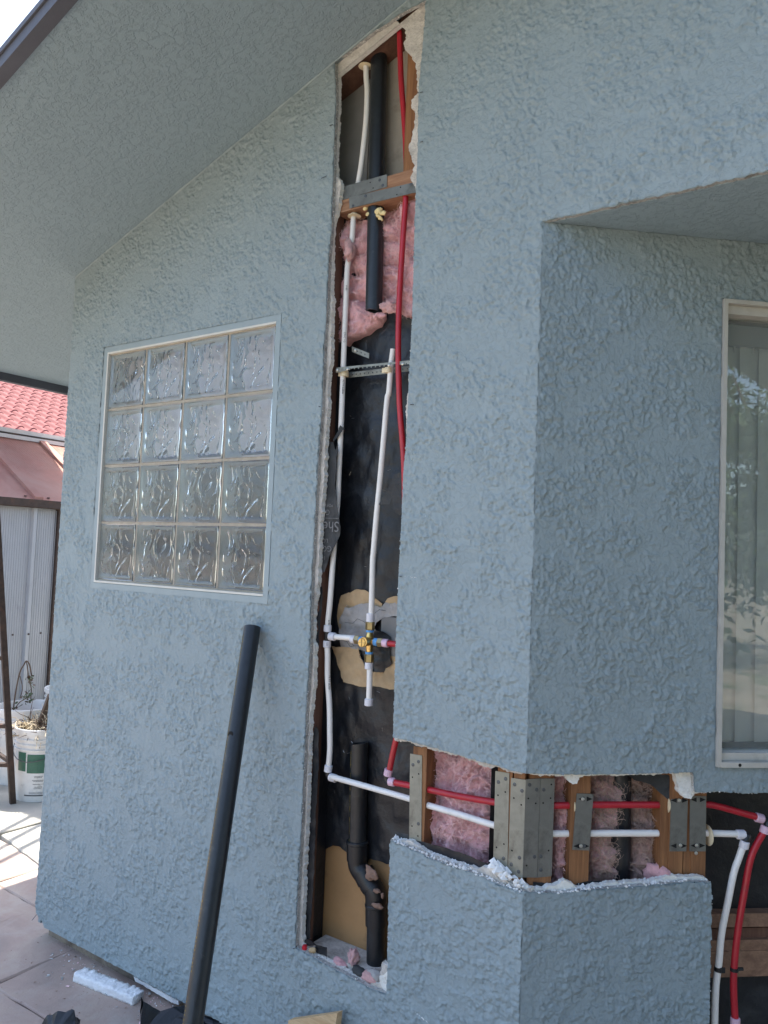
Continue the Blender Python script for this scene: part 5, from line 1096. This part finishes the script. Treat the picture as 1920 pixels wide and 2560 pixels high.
# dry stalks
def stalks(name, label, cat, cx, cy, z, n, rad, L, mats, seed, spread=.7):
    rnd = random.Random(seed); t = empty(name, (cx, cy, z), label, cat)
    for mi, mt in enumerate(mats):
        mb = MB()
        for i in range(n):
            a = rnd.uniform(0, 6.28); r = rad*math.sqrt(rnd.random()); p = Vector((cx+r*math.cos(a), cy+r*math.sin(a), z+rnd.uniform(-.03, .04))); dr_ = Vector((rnd.gauss(0, spread), rnd.gauss(0, spread), rnd.uniform(.05, 1))).normalized(); pts = [p]; l_ = rnd.uniform(.3, 1)*L
            for k in range(4): dr_ = (dr_+Vector((rnd.gauss(0, .3), rnd.gauss(0, .3), rnd.gauss(-.15, .25)))).normalized(); pts.append(pts[-1]+dr_*l_/4)
            mb.tube(pts, [.0028, .0024, .002, .0016, .001], 4, caps=False)
        mb.build('straw', mt, t, kind='stuff')
    return t
stalks('dry_stalks', 'tangle of dry straw-coloured stalks in the labelled bucket', 'dead plant', bc.x+.02, bc.y+.10, .012+.385*.93, 260, .125, .15, ['dry_straw', 'stem_brown'], 2, 1.1)
bar('dead_stub', (bc.x+.0, bc.y+.05, .3), (bc.x+.03, bc.y+.12, .56), .014, bpy.data.objects['dry_stalks'], 'stem_brown')
MB().tube([(bc.x+.06, bc.y+.14, .3), (bc.x+.10, bc.y+.2, .72)], .006, 6).build('cane', 'stem_brown', bpy.data.objects['dry_stalks'])
# drooping weed
Zw = DZ*1.09
wd = empty('dead_weed', at(34, 1790, Zw), 'tall wilted weed arching over in front of the grey shed', 'weed')
st_ = [at(x, y, Zw) for x, y in ((32, 1800), (35, 1760), (42, 1715), (50, 1680), (58, 1665), (66, 1653), (74, 1662), (79, 1690))]
MB().tube(catmull(st_, 6), .0042, 6).build('stem', 'stem_brown', wd); MB().tube(catmull([at(x, y, Zw) for x, y in ((66, 1653), (70, 1680), (72, 1700), (78, 1720), (77, 1748))], 5), .003, 5).build('stem', 'stem_brown', wd)
MB().tube(catmull([at(x, y, Zw) for x, y in ((38, 1770), (50, 1755), (62, 1748), (74, 1738))], 5), .003, 5).build('stem', 'stem_brown', wd); MB().tube(catmull([at(x, y, Zw) for x, y in ((50, 1690), (56, 1720), (50, 1745))], 5), .0025, 5).build('stem', 'stem_brown', wd)
rnd = random.Random(12)
def leaf(c, s_, mt, parent, name='leaf'):
    a = rnd.uniform(0, 6.28); t = Vector((math.cos(a)*.6, math.sin(a)*.6, rnd.uniform(-1, .4))).normalized(); n_ = t.cross(Vector((rnd.gauss(0, 1), rnd.gauss(0, 1), rnd.gauss(0, 1)))).normalized(); m_ = t.cross(n_)
    V = [c, c+t*s_*.3+n_*s_*.28, c+t*s_*.7+n_*s_*.25+m_*s_*.1, c+t*s_, c+t*s_*.7-n_*s_*.25+m_*s_*.1, c+t*s_*.3-n_*s_*.28, c+t*s_*.5-m_*s_*.06]
    return mo(name, V, [(0, 1, 6), (1, 2, 6), (2, 3, 6), (3, 4, 6), (4, 5, 6), (5, 0, 6)], mt, parent)
for i in range(46):
    x, y = rnd.choice(((78, 1700), (78, 1715), (76, 1735), (78, 1748), (70, 1742), (60, 1748), (66, 1740), (45, 1760), (72, 1690), (36, 1770), (68, 1752)))
    leaf(at(x+rnd.gauss(0, 4), y+rnd.gauss(0, 6), Zw+rnd.gauss(0, .02)), rnd.uniform(.016, .036), rnd.choice(('weed_green', 'weed_green', 'stem_brown')), wd)
# slatted shade above the buckets that stripes the slab
pg = empty('slat_shade', (-4.4, 1.8, 2.9), 'high slatted timber shade whose shadow stripes the pale slab', 'pergola')
sh_ = Vector((-SAZ.x, -SAZ.y, 0))/math.tan(EL)*2.9   # shadow shift
def over(gx, gy): return Vector((gx, gy, 2.9))-sh_
e0 = G(0, 2047); e1 = G(105, 2028); 
a = over(-6.5, .60); b = over(-2.75, .62)
MB().prism([over(-6.6, .66), over(-2.9, .66), over(-2.9, 1.75), over(-6.6, 1.75)], UP*.03).build('panel', 'old_wood_dark', pg)
for g0, g1 in ((G(0, 2087), G(112, 2028)), (G(18, 2112), G(112, 2062)), (G(45, 2132), G(112, 2098))):
    a = over(g0.x, g0.y); b = over(g1.x, g1.y); dd = (b-a).normalized(); a = a-dd*.5; b = b+dd*.6; s_ = dd.cross(UP)*.018
    MB().prism([a-s_, a+s_, b+s_, b-s_], UP*.03).build('slat', 'old_wood_dark', pg)
for px_ in (-6.4,): MB().box((px_-.05, a.y, 0), (px_+.05, a.y+.1, 2.9)).build('post', 'old_wood_dark', pg)
# garden trees mirrored in the window, then unseen trees added to darken the bay wall
def tree(x, y, h, seed, label):
    rnd = random.Random(seed); t = empty('garden_tree', (x, y, -.05), label, 'tree', 'trees across the yard mirrored in the window')
    MB().tube(catmull([(x, y, -.05), (x+.1, y+.05, h*.3), (x-.05, y, h*.62)], 6), [.16]*6+[.13]*3+[.08]*4, 10).build('trunk', 'bark', t)
    mb = MB()
    for i in range(5): a = rnd.uniform(0, 6.28); mb.tube([(x, y, h*.35), (x+math.cos(a)*.6, y+math.sin(a)*.6, h*.55), (x+math.cos(a)*1.3, y+math.sin(a)*1.3, h*.75)], [.06, .045, .02], 6)
    mb.build('limb', 'bark', t); V = []; F = []
    cl = [(Vector((x+rnd.gauss(0, h*.22), y+rnd.gauss(0, h*.22), h*rnd.uniform(.2, .95))), rnd.uniform(.4, .9)) for _ in range(34)]
    for i in range(15000):
        c, r = rnd.choice(cl); d_ = Vector((rnd.gauss(0, 1), rnd.gauss(0, 1), rnd.gauss(0, 1))).normalized(); p = c+d_*r*rnd.random()**.35
        u_ = Vector((rnd.gauss(0, 1), rnd.gauss(0, 1), rnd.gauss(0, 1))).normalized()*rnd.uniform(.035, .08); v_ = u_.cross(d_).normalized()*rnd.uniform(.02, .04); b0 = len(V); V += [p-u_, p+v_, p+u_, p-v_]; F.append((b0, b0+1, b0+2, b0+3))
    mo('crown', V, F, 'tree_leaf', t)
tree(11, -2.2, 6.4, 1, 'leafy tree across the yard mirrored in the tall window'); tree(12.5, -5.2, 5.5, 2, 'wider leafy tree further right across the yard'); tree(11.5, .6, 3.4, 3, 'low leafy tree at the far left of the mirrored row')
tree(6.0, -5.6, 5.2, 4, 'big leafy tree added out of view to dim the bay wall'); tree(3.6, -7.4, 4.8, 5, 'round leafy tree added behind the viewpoint to dim the bay wall'); tree(8.6, -7.2, 5.4, 6, 'tall leafy tree added in the far yard corner to dim the bay wall')  # unseen trees, added to block sky light from the bay wall
tree(3.0, -4.6, 4.8, 7, 'nearest leafy tree, added out of view to dim the bay wall'); tree(5.0, -3.9, 4.6, 8, 'dense leafy tree added between the nearest and the mirrored trees to dim the bay wall')  # closer added trees, clear of the reflection, to darken the bay wall
